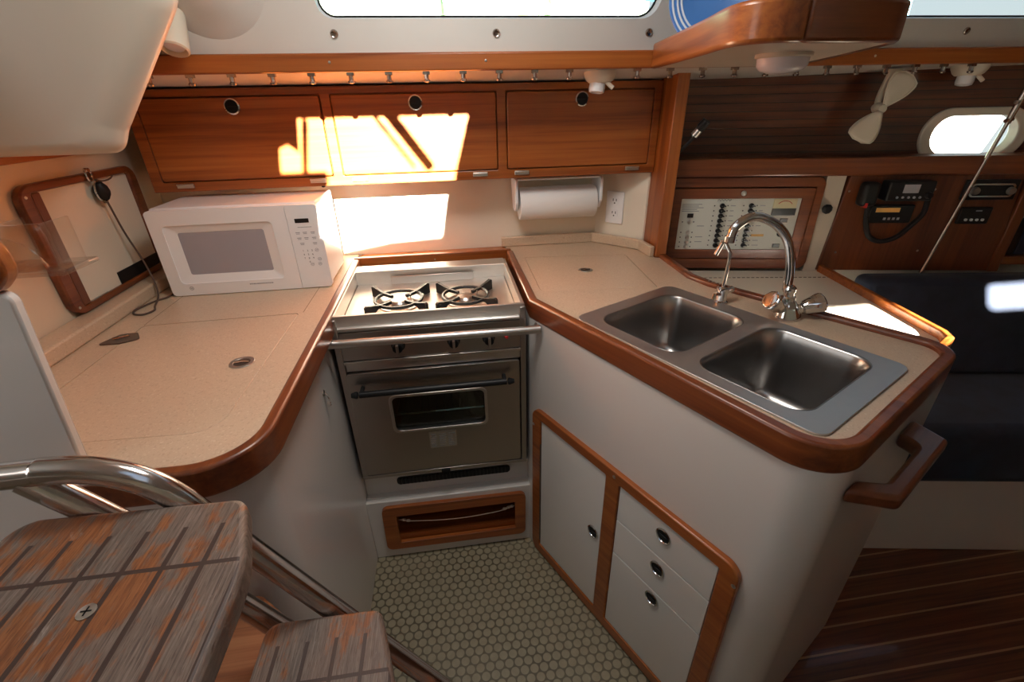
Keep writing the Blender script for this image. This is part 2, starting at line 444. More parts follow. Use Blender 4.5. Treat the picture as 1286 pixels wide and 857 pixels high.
# outer hull side behind the chart table, with the oval portlight
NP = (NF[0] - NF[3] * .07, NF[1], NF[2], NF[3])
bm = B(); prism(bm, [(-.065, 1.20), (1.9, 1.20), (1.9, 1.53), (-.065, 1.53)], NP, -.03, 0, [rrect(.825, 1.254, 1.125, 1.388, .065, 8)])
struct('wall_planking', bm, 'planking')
bm = B(); prism(bm, [(-.06, 0), (1.9, 0), (1.9, 1.20), (-.06, 1.20)], NP, -.03, .0)
struct('wall_hull', bm, 'gel_warm')
bm = B(); prism(bm, rrect(.808, 1.237, 1.142, 1.405, .082, 10), NP, -.03, .012, [rrect(.842, 1.262, 1.108, 1.380, .058, 10)])
w3 = struct('window_3', bm, 'ivory', .004)
bm = B(); prism(bm, rrect(.838, 1.258, 1.112, 1.384, .06, 8), NP, -.024, -.018); struct('pane', bm, 'glass', parent=w3)
# deck underside above the lockers
bm = B()
loft(bm, [[Vector((x, 1.398, 1.527)), Vector((x, 1.62, 1.506)), Vector((x, 2.25, 1.500)), Vector((x, 2.25, 1.53)), Vector((x, 1.398, 1.555))] for x in (-1.03, 3.3)])
struct('ceiling_side_deck', bm, 'headliner')
# coach roof side with two long windows
CS = FR((0, 1.400, 1.553), (1, 0, 0), (0, -.085, .385))
CSW = CS[3] * 1.0
winA = rpoly([(-.282, .085), (.570, .085), (.645, .27), (-.215, .27)], [.035, .045, .04, .04])
winB = rpoly([(.93, .085), (2.7, .085), (2.7, .27), (.97, .27)], .04)
bm = B(); prism(bm, [(-1.03, 0), (3.3, 0), (3.3, .40), (-1.03, .40)], CS, -.03, 0, [winA, winB])
struct('wall_coachroof', bm, 'headliner')
for i, w in enumerate((winA, winB)):
    big = grow2(w, .006)
    bm = B(); prism(bm, big, CS, -.035, -.0305, [grow2(w, -.004)])
    wo = struct('window_%d' % (i + 1), bm, 'black')
    bm = B(); prism(bm, big, CS, -.041, -.0355); struct('pane', bm, 'glass', parent=wo)
# long teak trim under the coach roof side
bm = B(); box(bm, (-1.03, 1.383, 1.525), (3.3, 1.402, 1.567)); struct('trim_2', bm, 'teak_x', .004)
# coach roof (ceiling) with a hatch opening outlined to shape the sun patch
hatch = [(-.20, -.10), (-.225, .13), (-.205, .155), (-.165, .10), (-.19, .322), (.325, .322), (.345, -.10), (.385, -.56), (.20, -.58), (.0, -.66), (-.045, -.35), (-.06, -.10)]
bm = B(); prism(bm, [(-1.7, -1.28), (3.36, -1.28), (3.36, 1.34), (-1.7, 1.34)], WF, 1.95, 1.98, [hatch]); struct('ceiling', bm, 'headliner')
# starboard side with two long windows that let the sun in
SB = FR((0, -1.25, 0), (1, 0, 0), (0, 0, 1))
bm = B()
sbw1 = rpoly([(1.52, 1.855), (1.74, 1.745), (2.07, 1.80), (2.02, 1.91), (1.86, 1.945)][::-1], [.03] * 5)
SUNWIN = [rrect(1.51, 1.765, 1.805, 1.882, .045), rrect(2.26, 1.80, 2.64, 1.92, .03)]
prism(bm, [(-1.7, 0), (3.36, 0), (3.36, 1.98), (-1.7, 1.98)], SB, -.03, .03, SUNWIN)
struct('wall_right', bm, 'gel_warm')
# moulded white box of the cockpit above the left counter
def box_loop(y, k):
    base = [(-1.60, 1.377), (-.665, 1.378), (-.602, 1.379), (-.582, 1.417), (-.425, 1.618), (-.415, 1.96), (-1.60, 1.96)]
    pts = rpoly(base, [0, 0, .045, .05, .08, 0, 0], 8)
    return [Vector(((p[0] * k if p[0] > -1.5 else p[0]), y, p[1])) for p in pts]
def shrink(lp, d):
    c = Vector((-1.2, 0, 1.7)); out = []
    for p in lp:
        q = p - Vector((0, 0, 0)); dx = p.x - c.x; dz = p.z - c.z; l = math.hypot(dx, dz)
        out.append(Vector((p.x - dx / l * d, p.y, p.z - dz / l * d)))
    return out
loops = []
for t in range(7):
    a = t / 6 * PI / 2
    lp = box_loop(1.0 + .045 * (1 - math.sin(a)) , 1.0)
    loops.append(shrink(lp, .045 * (1 - math.cos(PI / 2 - a))) if False else shrink([Vector((p.x, 1.0 + .045 * (1 - math.cos(a)) , p.z)) for p in lp], .045 * (1 - math.sin(a))))
loops = loops
loops = [[Vector((p.x * 1.0, p.y, p.z)) for p in lp] for lp in loops]
loops += [box_loop(1.12, 1.16), box_loop(1.36, 1.42)]
bm = B(); loft(bm, loops); struct('ceiling_cockpit_moulding', bm, 'gel_warm', sharp=60)
# soft moulded bulge in the corner of the coach roof
bm = B(); lathe(bm, [(0, -.052), (.025, -.050), (.05, -.043), (.075, -.031), (.095, -.018), (.115, -.008), (.13, -.002), (.14, .003)], (-.500, 1.361, 1.728), (0, 1, .22), 40)
struct('ceiling_bulge', bm, 'headliner', sharp=80)
# teak strip on the left wall
bm = B(); box(bm, (-.96, .70, 1.350), (-.945, 1.60, 1.388)); struct('trim_3', bm, 'teak_y', .003)
# half bulkhead beside the companionway ladder
bm = B(); prism(bm, rpoly([(-1.60, 0), (-.63, 0), (-.63, .9), (-.612, .952), (-.582, 1.24), (-1.60, 1.24)], [0, 0, 0, 0, .015, 0]), FR((0, .672, 0), (1, 0, 0), (0, 0, 1)), 0, .017)
struct('wall_half', bm, 'gel', .004)

# ------------------------------------------------------------------ left galley base and counter
base_poly = rpoly([(-.955, 1.763), (-.352, 1.763), (-.352, .602), (-.70, .602), (-.70, .652), (-.62, .652), (-.62, .69), (-.955, .69)], [0, 0, .10, 0, 0, 0, 0, 0], 10)
base_poly = rpoly([(-.955, 1.763), (-.352, 1.763), (-.352, .602), (-.612, .602), (-.63, .673), (-.955, .6735)], [0, 0, .10, 0, 0, 0], 10)
t = thing('galley_cabinet', (-.6, 1.2, 0), 'white moulded cabinet under the left counter, curved at its near corner', 'cabinet')
bm = B(); prism(bm, base_poly, WF, 0, .918); obj('body', bm, 'gel', t)
tw = thing('countertop', (-.6, 1.2, .92), 'beige speckled countertop on the left, under the microwave, with teak edge', 'countertop')
cpoly = rpoly([(-.957, 1.763), (-.345, 1.763), (-.345, .60), (-.61, .60), (-.632, .655), (-.66, .6735), (-.957, .6735)], [0, 0, .10, 0, 0, 0, 0], 10)
lid1 = rpoly([(-.415, 1.424), (-.434, .700), (-.66, .708), (-.815, .745), (-.807, 1.212)], [.02, .05, .01, .02, .012], 6)
lid1 = rpoly([(-.412, 1.40), (-.430, .705), (-.60, .711), (-.812, .718), (-.812, 1.212), (-.60, 1.222), (-.414, 1.228)], [.0, .05, 0, .03, .012, 0, 0], 6)
def shrink2(poly, d):
    # inset polygon (oriented either way)
    a = sum(poly[i - 1][0] * poly[i][1] - poly[i][0] * poly[i - 1][1] for i in range(len(poly)))
    return offset_path(poly, -d if a > 0 else d, True)
lid1 = rpoly([(-.424, 1.222), (-.430, .705), (-.60, .711), (-.812, .718), (-.812, 1.212)], [.012, .05, 0, .03, .012], 6)
bm = B(); prism(bm, cpoly, WF, .918, CT, [lid1]); obj('surface', bm, 'counter', tw)
bm = B(); prism(bm, shrink2(lid1, .0016), WF, .920, CT - .0003); ld = obj('lid', bm, 'counter', tw, .001)
tag(ld, 'large hinged icebox lid flush in the counter')
# lid seam line continuing to the microwave
bm = B(); box(bm, (-.4150, 1.225, CT), (-.4135, 1.42, CT + .0003)); obj('seam', bm, 'seam', tw)
bm = B(); box(bm, (-.812, 1.213, CT), (-.8108, 1.43, CT + .0003)); obj('seam', bm, 'seam', tw)
bm = B(); box(bm, (-.957, .694, CT), (-.892, 1.763, CT + .038)); obj('backsplash', bm, 'counter', tw, .006, 3)
def pull(parent, x, y, rx, ry, ang=0):
    c, s = math.cos(ang), math.sin(ang)
    def el(a, b, n=28): return [(x + c * a * math.cos(2 * PI * k / n) - s * b * math.sin(2 * PI * k / n), y + s * a * math.cos(2 * PI * k / n) + c * b * math.sin(2 * PI * k / n)) for k in range(n)]
    bm = B(); prism(bm, el(rx, ry), WF, CT, CT + .002, [el(rx * .68, ry * .68)])
    h = obj('lid_pull', bm, 'steel', parent, .0006)
    bm = B(); prism(bm, el(rx * .67, ry * .67), WF, CT, CT + .0008); obj('recess', bm, 'brown_pull', h)
    bm = B(); tube(bm, [(x - c * rx * .6, y - s * rx * .6, CT + .002), (x, y, CT + .0035), (x + c * rx * .6, y + s * rx * .6, CT + .002)], .0025, 8); obj('bail', bm, 'chrome', h)
pull(ld, -.478, .957, .026, .026)
# folding hinge on the back of the icebox lid
bm = B(); prism(bm, rpoly([(-.862, 1.105), (-.812, 1.105), (-.775, 1.125), (-.800, 1.165), (-.838, 1.160)], .008), WF, CT, CT + .003)
hg = obj('lid_hinge', bm, 'brown_pull', ld, .001)
bm = B(); tube(bm, [(-.838, 1.130, CT + .004), (-.808, 1.145, CT + .004)], .0035, 8); obj('hinge_knuckle', bm, 'chrome', hg)
# teak edge
edgeL = [(-.338, 1.64), (-.338, .74)]
arc = [(-.438 + .10 * math.cos(a), .700 + .10 * math.sin(a)) for a in [-i * PI / 2 / 10 for i in range(0, 11)]]
edgeL = [(-.338, 1.655), (-.338, 1.2)] + arc + [(-.60, .60), (-.618, .605), (-.632, .628), (-.636, .65)]
bm = B(); band(bm, edgeL, .024, .905, .963); obj('edge_strip', bm, 'teak_edge_y', tw, .006, 3)

# ------------------------------------------------------------------ peninsula (right) base and counter
far = [(1.02, .735), (.93, .930), (.826, 1.10), (.762, 1.20), (.737, 1.28), (.737, 1.50)]
pen_poly = rpoly([(.205, 1.76), (.205, 1.17), (.562, .453), (1.075, .727), (.93, .99), (.80, 1.28), (.714, 1.49), (.714, 1.60), (.57, 1.76)], [0, 0, .075, .03, 0, 0, 0, 0, 0], 12)
SK0 = Vector((.302, 1.050, 0)); _d = Vector((.455, -.890, 0)).normalized(); _e = Vector((.890, .455, 0)).normalized()
hole_b = [((SK0 + _d * a + _e * b).x, (SK0 + _d * a + _e * b).y) for a, b in rrect(.018, .018, .582, .358, .03)]
t = thing('galley_peninsula', (.6, 1.0, 0), 'white galley peninsula cabinet under the sink, with rounded outer corner', 'cabinet')
bm = B(); prism(bm, pen_poly, WF, 0, .918, [hole_b]); body = obj('body', bm, 'gel', t, 0, at=None)
# teak door frame on the front face
bm = B(); 
inner1 = rrect(.045, .045, .323, .590, .004, 2); inner2 = rrect(.370, .045, .650, .590, .004, 2)
prism(bm, rpoly([(.004, .006), (.692, .006), (.692, .622), (.004, .622)], .035, 8), PF, 0, .016, [inner1, inner2])
fr = obj('door_frame', bm, 'teak_f', t, .003, 2)
for s, z in ((.352, .606), (.686, .575), (.012, .56)):
    bm = B(); lathe(bm, [(.005, .0), (.005, .001), (.003, .002), (0, .002)], onto(PF, s, z, .0162), PF[3], 10); obj('screw', bm, 'steel', fr)
def latch(parent, s, z):
    bm = B(); lathe(bm, [(.0205, 0), (.0205, .003), (.0175, .0045), (.0160, .002), (.0160, 0)], onto(PF, s, z, .012), PF[3], 28)
    l = obj('latch', bm, 'chrome', parent)
    bm = B(); lathe(bm, [(.0158, .0), (.0158, .0015), (.008, .001), (0, .0012)], onto(PF, s, z, .012), PF[3], 24); obj('latch_button', bm, 'black', l)
    bm = B(); box(bm, (s - .012, z - .002, .0132), (s + .012, z + .002, .0155), PF); obj('latch_bar', bm, 'black', l, .001)
bm = B(); box(bm, (.047, .047, .0), (.321, .588, .012), PF); d = obj('door', bm, 'door_white', t, .0015)
tag(d, 'plain white cupboard door'); latch(d, .294, .350)
for z0, z1, lz in ((.4725, .588, .548), (.3475, .4700, .433), (.047, .3450, .318)):
    bm = B(); box(bm, (.372, z0, .0), (.648, z1, .012), PF); d = obj('drawer', bm, 'door_white', t, .0015); latch(d, .513, lz)
bm = B(); tube(bm, [onto(PF, .046, .50, .014), onto(PF, .046, .07, .014)], .0025, 6); obj('hinge', bm, 'brown_pull', t)

tp = thing('countertop', (.6, 1.1, .92), 'beige speckled countertop around the sink, ending in a rounded teak corner', 'countertop')
cp = rpoly([(.212, 1.763), (.212, 1.17), (.562, .462), (1.055, .722), (.93, .945), (.826, 1.105), (.745, 1.25), (.745, 1.49), (.716, 1.50), (.712, 1.61), (.573, 1.763)], [0, 0, .07, .06, 0, 0, 0, 0, 0, 0, 0], 10)
# sink frame: origin at its corner nearest the stove
SKd = Vector((.455, -.890, 0)).normalized(); SKe = Vector((.890, .455, 0)).normalized()
SK = (Vector((.302, 1.050, 0)), SKd, SKe, Z)
def sk(poly): return [((SK[0] + SKd * a + SKe * b).x, (SK[0] + SKd * a + SKe * b).y) for a, b in poly]
hole = sk(rrect(.025, .024, .575, .352, .03))
lid2 = rpoly([(.262, 1.598), (.254, 1.249), (.605, 1.224), (.628, 1.56)], [.01, .03, .008, .02])
bm = B(); prism(bm, cp, WF, .918, CT, [hole, lid2]); obj('surface', bm, 'counter', tp)
bm = B(); prism(bm, shrink2(lid2, .0016), WF, .920, CT - .0003); l2 = obj('lid', bm, 'counter', tp, .001)
tag(l2, 'small hatch lid flush in the counter'); pull(l2, .438, 1.416, .024, .020)
# back splash upstand
bm = B(); band(bm, [(.198, 1.752), (.562, 1.752), (.700, 1.603), (.707, 1.508)], .018, CT, .988); obj('backsplash', bm, 'counter', tp, .004, 2)
# teak edge: round the stove recess, down the front, round the corner, back along the far side
c0 = Vector((.562, .453))
def corner(pa, pc, pb, r, n=10):
    q = rpoly([pa, pc, pb], [0, r, 0], n); return q[1:-1]
path = [(.2165, 1.655), (.2165, 1.172)] + corner((.2165, 1.172), (.562, .462), (1.06, .725), .080, 12) + corner((.562, .462), (1.060, .728), (.93, .95), .055, 8) + far[1:-1] + [(.742, 1.50)]
bm = B(); band(bm, path, .024, .905, .963); obj('edge_strip', bm, 'teak_edge_f', tp, .006, 3)
for k in range(4):
    p = Vector((.775 - k * .006, 1.178 + k * .010, .9635)); bm = B(); lathe(bm, [(.0028, 0), (.0028, .0012), (0, .0016)], p, Z, 8); obj('screw', bm, 'steel', tp)

# teak fiddle behind the stove
bm = B(); box(bm, (-.345, 1.655, .915), (.222, 1.672, .966)); box(bm, (-.336, 1.672, .93), (.21, 1.763, .949))
t = obj('stove_fiddle', bm, 'teak_x', None, .003); tag(t, 'low teak rail across the back of the stove recess', 'rail')
bm = B(); lathe(bm, [(.003, 0), (.002, .0015), (0, .002)], (-.06, 1.6548, .945), -Y, 8); obj('screw', bm, 'steel', t)

# white moulding under the stove with the teak pocket
bm = B()
RF = FR((0, 1.17, 0), (1, 0, 0), (0, 0, 1))
prism(bm, [(-.352, 0), (.207, 0), (.207, .268), (-.352, .268)], RF, -.02, 0, [rrect(-.285, .062, .170, .225, .01, 3)])
box(bm, (-.352, 1.19, .255), (.207, 1.225, .268)); box(bm, (-.352, 1.213, .262), (.207, 1.228, .36))
box(bm, (-.352, 1.2, .352), (.207, 1.76, .36))
w = obj('stove_plinth', bm, 'gel', None, .003); tag(w, 'white moulded plinth under the stove, above the tiled floor', 'plinth')
bm = B(); prism(bm, rrect(-.245, .300, .142, .332, .012, 5), FR((0, 1.213, 0), (1, 0, 0), (0, 0, 1)), 0, .004)
g = obj('vent_grille', bm, 'matte_black', w, .001)
bm = B()
for i in range(30): box(bm, (-.236 + i * .0125, 1.205, .304), (-.229 + i * .0125, 1.2092, .328))
obj('louvre', bm, 'black', g)
t = thing('storage_pocket', (-.06, 1.25, .04), 'open teak-framed storage pocket in the white plinth under the stove', 'storage pocket')
bm = B(); prism(bm, rpoly([(-.308, .050), (.186, .046), (.188, .246), (-.302, .250)], .022, 6), RF, 0, .014, [rrect(-.258, .080, .150, .208, .002, 2)])
obj('frame', bm, 'teak_x', t, .003, 2)
bm = B(); box(bm, (-.272, 1.172, .066), (.165, 1.30, .074)); box(bm, (-.272, 1.30, .066), (.165, 1.308, .22)); box(bm, (-.272, 1.172, .214), (.165, 1.30, .221))
box(bm, (-.278, 1.172, .066), (-.270, 1.30, .22)); box(bm, (.163, 1.172, .066), (.170, 1.30, .22)); box(bm, (-.27, 1.174, .074), (.163, 1.184, .100))
obj('lining', bm, 'teak_x', t)
pts = smooth_path([(-.254, 1.162, .188), (-.20, 1.162, .172), (-.06, 1.162, .158), (.08, 1.162, .166), (.148, 1.162, .185)])
bm = B(); tube(bm, pts, .0016, 6)
for sx, zz in ((-.236, .184), (-.222, .178), (.112, .176), (.127, .181), (.138, .184)):
    lathe(bm, [(0, -.004), (.004, -.0025), (.005, 0), (.004, .0025), (0, .004)], (sx, 1.162, zz), (1, .2, .3), 8)
    q = [Vector((sx, 1.162, zz)) + Vector((.007 * math.cos(a), 0, .006 * math.sin(a))) for a in [k * PI / 5 for k in range(10)]]
    tube(bm, q, .0013, 5, True)
obj('cord', bm, 'rope', t)

# ------------------------------------------------------------------ stove
st = thing('stove', (-.07, 1.4, .388), 'stainless steel two-burner gimballed stove with oven, between the counters', 'stove')
sF = FR((0, 1.17, 0), (1, 0, 0), (0, 0, 1))
bm = B()
for x0, x1 in ((-.336, -.326), (.182, .192)):
    box(bm, (x0, 1.168, .390), (x1, 1.60, .950))
box(bm, (-.336, 1.595, .390), (.192, 1.603, .92)); box(bm, (-.336, 1.158, .386), (.192, 1.60, .398))
obj('body', bm, 'steel_dark', st, .0015)
# fronts of the side posts
for x0, x1 in ((-.337, -.320), (.177, .193)):
    bm = B(); box(bm, (x0, 1.160, .392), (x1, 1.168, .945)); obj('side_post', bm, 'steel_dark', st, .002)
# top rim
bm = B()
prism(bm, [(-.334, 1.166), (.190, 1.166), (.190, 1.540), (-.334, 1.540)], WF, .906, .954, [[(-.3235, 1.176), (.1795, 1.176), (.1795, 1.532), (-.3235, 1.532)]])
obj('top_rim', bm, 'cooktop', st, .0015)
bm = B(); box(bm, (-.328, 1.535, .90), (.184, 1.60, .953)); obj('back_ledge', bm, 'steel', st, .002)
bm = B(); box(bm, (-.322, 1.18, .903), (.178, 1.532, .9075)); 
ck = obj('cooktop', bm, 'cooktop', st, .001)
bm = B(); prism(bm, [(-.208, .910), (.070, .910), (.070, .936), (-.208, .936)], FR((0, 1.515, 0), (1, 0, 0), (0, 0, 1)), -.004, 0); obj('splash_lip', bm, 'steel', st, .001)
for cx, cy in ((-.168, 1.335), (.034, 1.330)):
    bm = B(); lathe(bm, [(.062, 0), (.060, .003), (.046, .004), (.040, .001), (0, .001)], (cx, cy, .9075), Z, 32)
    br = obj('burner', bm, 'steel', st)
    bm = B(); lathe(bm, [(.030, 0), (.030, .010), (.024, .016), (0, .018)], (cx, cy, .909), Z, 28); obj('burner_cap', bm, 'steel_dark', br)
    bm = B()
    tube(bm, [(cx + .070 * math.cos(a), cy + .070 * math.sin(a), .926) for a in [k * PI / 16 for k in range(32)]], .0050, 6, True)
    for k in range(4):
        a = PI / 4 + k * PI / 2; ca, sa = math.cos(a), math.sin(a)
        Fk = (Vector((cx, cy, 0)), Vector((ca, sa, 0)), Z, Vector((-sa, ca, 0)))
        prism(bm, [(.030, .931), (.070, .931), (.118, .942), (.124, .938), (.124, .9078), (.104, .9078), (.082, .922), (.030, .922)], Fk, -.0045, .0045)
    gr = obj('grate', bm, 'matte_black', br)
    bm = B(); tube(bm, [(cx + .036, cy - .004, .909), (cx + .036, cy - .004, .940)], .0018, 6); obj('igniter', bm, 'chrome', br)
# lower rail of the top, control panel, knobs
bm = B(); tube(bm, [(-.318, 1.164, .917), (.174, 1.164, .914)], .006, 10); obj('front_bead', bm, 'steel', st)
bm = B(); box(bm, (-.320, 1.163, .818), (.177, 1.170, .905)); cpn = obj('control_panel', bm, 'steel_dark', st, .002)
bm = B(); box(bm, (-.320, 1.159, .808), (.177, 1.163, .817)); box(bm, (-.320, 1.170, .78), (.177, 1.176, .808)); obj('lower_lip', bm, 'steel', cpn, .001)
for kx, r in ((-.166, .019), (-.013, .018), (.086, .018), (.137, .006)):
    bm = B(); lathe(bm, [(r, 0), (r, .004), (r * .8, .006), (r * .72, .026 if r > .01 else .01), (r * .6, .028 if r > .01 else .012), (0, .028 if r > .01 else .012)], (kx, 1.163, .858), -Y, 24)
    k = obj('knob', bm, 'black' if r > .01 else 'red', st)
    if r > .01:
        bm = B(); box(bm, (kx - .0035, 1.125, .843), (kx + .0035, 1.136, .873)); obj('knob_grip', bm, 'steel_dark', k, .001)
# oven door
bm = B()
win = rrect(-.212, .564, .068, .693, .018, 6)
prism(bm, rrect(-.322, .402, .173, .778, .006, 3), sF, -.012, .012, [win])
dr = obj('oven_door', bm, 'steel_dark', st, .003, 2)
bm = B(); prism(bm, rrect(-.217, .559, .073, .698, .022, 6), sF, .012, .0165, [rrect(-.208, .568, .064, .689, .016, 6)]); obj('window_frame', bm, 'steel', dr, .0012)
bm = B(); prism(bm, win, sF, -.002, .002); obj('window_pane', bm, 'oven_glass', dr)
bm = B(); tube(bm, [(-.286, 1.122, .731), (.129, 1.122, .731)], .0095, 16)
for hx in (-.290, .133): lathe(bm, [(.0085, 0), (.011, .004), (.009, .010), (.0065, .018), (0, .019)], (hx, 1.122, .731), (-1 if hx < 0 else 1, 0, 0), 14)
hd = obj('door_handle', bm, 'black', dr)
for hx in (-.282, .125):
    bm = B(); tube(bm, [(hx, 1.122, .731), (hx, 1.159, .731)], .006, 10); obj('handle_post', bm, 'matte_black', hd)
bm = B(); prism(bm, rrect(-.114, .486, -.030, .549, .002, 2), sF, .0122, .0128); rl = obj('rating_plate', bm, 'steel', dr)
bm = B()
for i in range(6):
    for j in range(3): box(bm, (-.110 + j * .027, .492 + i * .009, .0129), (-.110 + j * .027 + random.uniform(.014, .024), .495 + i * .009, .0132), sF)
obj('print', bm, 'mark', rl)
bm = B(); box(bm, (-.088, 1.150, .389), (-.060, 1.1575, .397)); obj('badge', bm, 'black', st)
# oven interior with rack
bm = B()
box(bm, (-.27, 1.55, .45), (.13, 1.56, .75)); box(bm, (-.275, 1.19, .45), (-.27, 1.56, .75)); box(bm, (.13, 1.19, .45), (.135, 1.56, .75)); box(bm, (-.275, 1.19, .445), (.135, 1.56, .45)); box(bm, (-.275, 1.19, .75), (.135, 1.56, .755))
ov = obj('oven_cavity', bm, 'steel_dark', st)
bm = B()
for i in range(16): tube(bm, [(-.255 + i * .0245, 1.20, .600), (-.255 + i * .0245, 1.53, .600)], .0022, 6)
for yy in (1.20, 1.36, 1.53): tube(bm, [(-.262, yy, .596), (.122, yy, .596)], .004, 6)
obj('rack', bm, 'chrome', ov)
for x0 in (-.3515, .190):
    bm = B(); tube(bm, [(x0, 1.38, .66), (x0 + .015, 1.38, .66)], .012, 12); obj('gimbal_pin', bm, 'steel', st)
# safety rail in front of the stove
t = thing('grab_rail', (-.06, 1.12, .88), 'stainless steel safety bar across the front of the stove', 'rail')
bm = B(); tube(bm, [(-.338, 1.118, .897), (.226, 1.118, .893)], .0115, 18); obj('bar', bm, 'steel', t)
for bx in (-.332, .214):
    bm = B(); tube(bm, [(bx, 1.118, .896), (bx + (-.012 if bx < 0 else .012), 1.16, .896)], .008, 10)
    if bx < 0: lathe(bm, [(.014, 0), (.014, .004), (0, .006)], (-.3525, 1.12, .888), X, 16)
    obj('bracket', bm, 'steel', t)
# little hook under the bar on the left cabinet
bm = B(); tube(bm, smooth_path([(-.348, 1.04, .80), (-.340, 1.03, .79), (-.338, 1.03, .77), (-.345, 1.035, .762)], 5), .0025, 6); lathe(bm, [(.009, 0), (.008, .002), (0, .003)], (-.352, 1.04, .80), X, 12)
o = obj('cup_hook', bm, 'chrome'); tag(o, 'tiny metal hook on the white cabinet below the left teak edge', 'hook')

# ------------------------------------------------------------------ sink
sk_t = thing('sink', (.60, .86, .77), 'stainless steel double-bowl sink let into the peninsula counter', 'sink')
b1 = rrect(.043, .036, .285, .330, .045, 8); b2 = rrect(.325, .036, .556, .345, .045, 8)
bm = B(); prism(bm, rrect(0, 0, .602, .378, .028, 8), SK, CT + .0003, CT + .0045, [b1, b2]); obj('flange', bm, 'sink', sk_t, .0015)
for poly, z in ((b1, .17), (b2, .18)):
    cx = sum(p[0] for p in poly) / len(poly); cy = sum(p[1] for p in poly) / len(poly)
    def ring(inset, dz):
        hx = (max(p[0] for p in poly) - min(p[0] for p in poly)) / 2; hy = (max(p[1] for p in poly) - min(p[1] for p in poly)) / 2
        return [SK[0] + SKd * (cx + (p[0] - cx) * (1 - inset / hx)) + SKe * (cy + (p[1] - cy) * (1 - inset / hy)) + Z * (CT + .0035 + dz) for p in poly]
    prof = [(-.001, .0015), (.002, 0), (.004, -.004), (.006, -.012)] + [(.008 + .012 * k / 4, -.02 - (z - .055) * k / 4) for k in range(5)]
    prof += [(.020 + .035 * (1 - math.cos(a)), -(z - .035) - .035 * math.sin(a)) for a in [PI / 2 * k / 6 for k in range(1, 7)]] + [(.075, -z - .002), (.095, -z - .004)]
    bm = B(); loft(bm, [ring(i, d) for i, d in prof], False, True)
    bw = obj('bowl', bm, 'sinkbowl', sk_t, sharp=60)
    s = bw.modifiers.new('thickness', 'SOLIDIFY'); s.thickness = .001; s.offset = -1
    p = SK[0] + SKd * cx + SKe * cy + Z * (CT + .0035 - z - .0035)
    bm = B(); lathe(bm, [(.040, 0), (.040, .0015), (.030, .0005), (0, -.0005)], p, Z, 24); dn = obj('drain', bm, 'chrome', bw)
# main mixer tap
t = thing('faucet', (.838, .966, CT), 'chrome two-knob mixer tap with a tall curved spout behind the sink', 'faucet')
bm = B(); lathe(bm, [(.033, 0), (.033, .004), (.030, .010), (.026, .024), (.020, .036), (.015, .044), (.013, .050)], (.836, .964, CT), (-.12, .02, 1), 28); obj('body', bm, 'chrome', t)
bm = B(); lathe(bm, [(.0135, .0), (.017, .004), (.017, .010), (.0125, .014), (.0125, .022), (.0150, .026), (.0150, .034), (.010, .040)], (.829, .966, CT + .043), (-.1, 0, 1), 22); obj('collar', bm, 'chrome', t)
sp = smooth_path([(.823, .972, 1.02), (.820, .973, 1.06), (.811, .973, 1.10), (.792, .973, 1.145), (.757, .973, 1.182), (.715, .973, 1.203), (.680, .973, 1.205), (.651, .973, 1.186), (.643, .973, 1.162)], 8)
bm = B(); tube(bm, sp, .0105, 16); obj('spout', bm, 'chrome', t)
bm = B(); lathe(bm, [(.0125, 0), (.0125, .012), (.0095, .013), (.0095, -.001)], (.642, .973, 1.152), (.08, 0, 1), 18); obj('aerator', bm, 'chrome', t)
for kx, ky, ax, capm, lab in ((-.030, -.004, Vector((-.88, -.15, .62)), 'chrome', None), (.024, -.010, Vector((.92, -.25, .42)), 'darkcord', 'tap knob with dark end cap')):
    o0 = Vector((.836 + kx * .5, .964 + ky, CT + .020)); ax.normalize()
    bm = B(); lathe(bm, [(.011, 0), (.011, .014), (.017, .018), (.020, .028), (.0245, .056), (.0245, .062), (.021, .065), (0, .065)], o0, ax, 10)
    kk = obj('knob', bm, 'chrome', t, .001)
    if lab: tag(kk, lab)
    bm = B(); lathe(bm, [(.0165, 0), (.0165, .002), (0, .003)], o0 + ax * .0651, ax, 20); obj('knob_cap', bm, 'black' if lab else 'chrome', kk)
# foot pump spout
t = thing('pump_faucet', (.722, 1.08, CT), 'small chrome pump spout with an angled nozzle, left of the tall tap', 'faucet')
bm = B(); lathe(bm, [(.019, 0), (.019, .004), (.015, .008), (.014, .030), (.016, .034), (.016, .042), (.011, .047)], (.722, 1.080, CT), Z, 20); obj('body', bm, 'chrome', t)
bm = B(); tube(bm, [(.722, 1.080, CT + .024), (.690, 1.062, CT + .034)], [.007, .005], 10); tube(bm, [(.690, 1.062, CT + .034), (.684, 1.058, CT + .020)], .0045, 8); obj('lever', bm, 'chrome', t)
bm = B(); tube(bm, [(.722, 1.080, CT + .03), (.752, 1.083, CT + .036)], .009, 12); obj('side_knob', bm, 'chrome', t)
bm = B(); tube(bm, [(.722, 1.080, CT + .045), (.724, 1.080, 1.070), (.722, 1.080, 1.090), (.706, 1.078, 1.112), (.700, 1.076, 1.122)], .0048, 12); sp_ = obj('spout', bm, 'chrome', t)
bm = B(); tube(bm, [(.707, 1.077, 1.122), (.690, 1.075, 1.120)], .0058, 10); tube(bm, [(.692, 1.076, 1.118), (.680, 1.076, 1.088)], .0058, 12); obj('nozzle', bm, 'chrome', sp_)

# teak grab handle on the peninsula end
EF = (PE[0], PE[1], PE[3], Z)     # u along the end face, v outward, w up
bm = B()
hp = rpoly([(.060, .0), (.100, .0), (.135, .034), (.290, .034), (.300, .0), (.375, .0), (.352, .064), (.112, .064)], [0, 0, .02, .02, 0, 0, .010, .014], 5)
prism(bm, [(p[0], p[1] + .001) for p in hp], EF, .838, .868)
o = obj('handhold', bm, 'teak_dark', None, .008, 4); tag(o, 'dark teak grab handle on the outer end of the sink peninsula', 'handle')

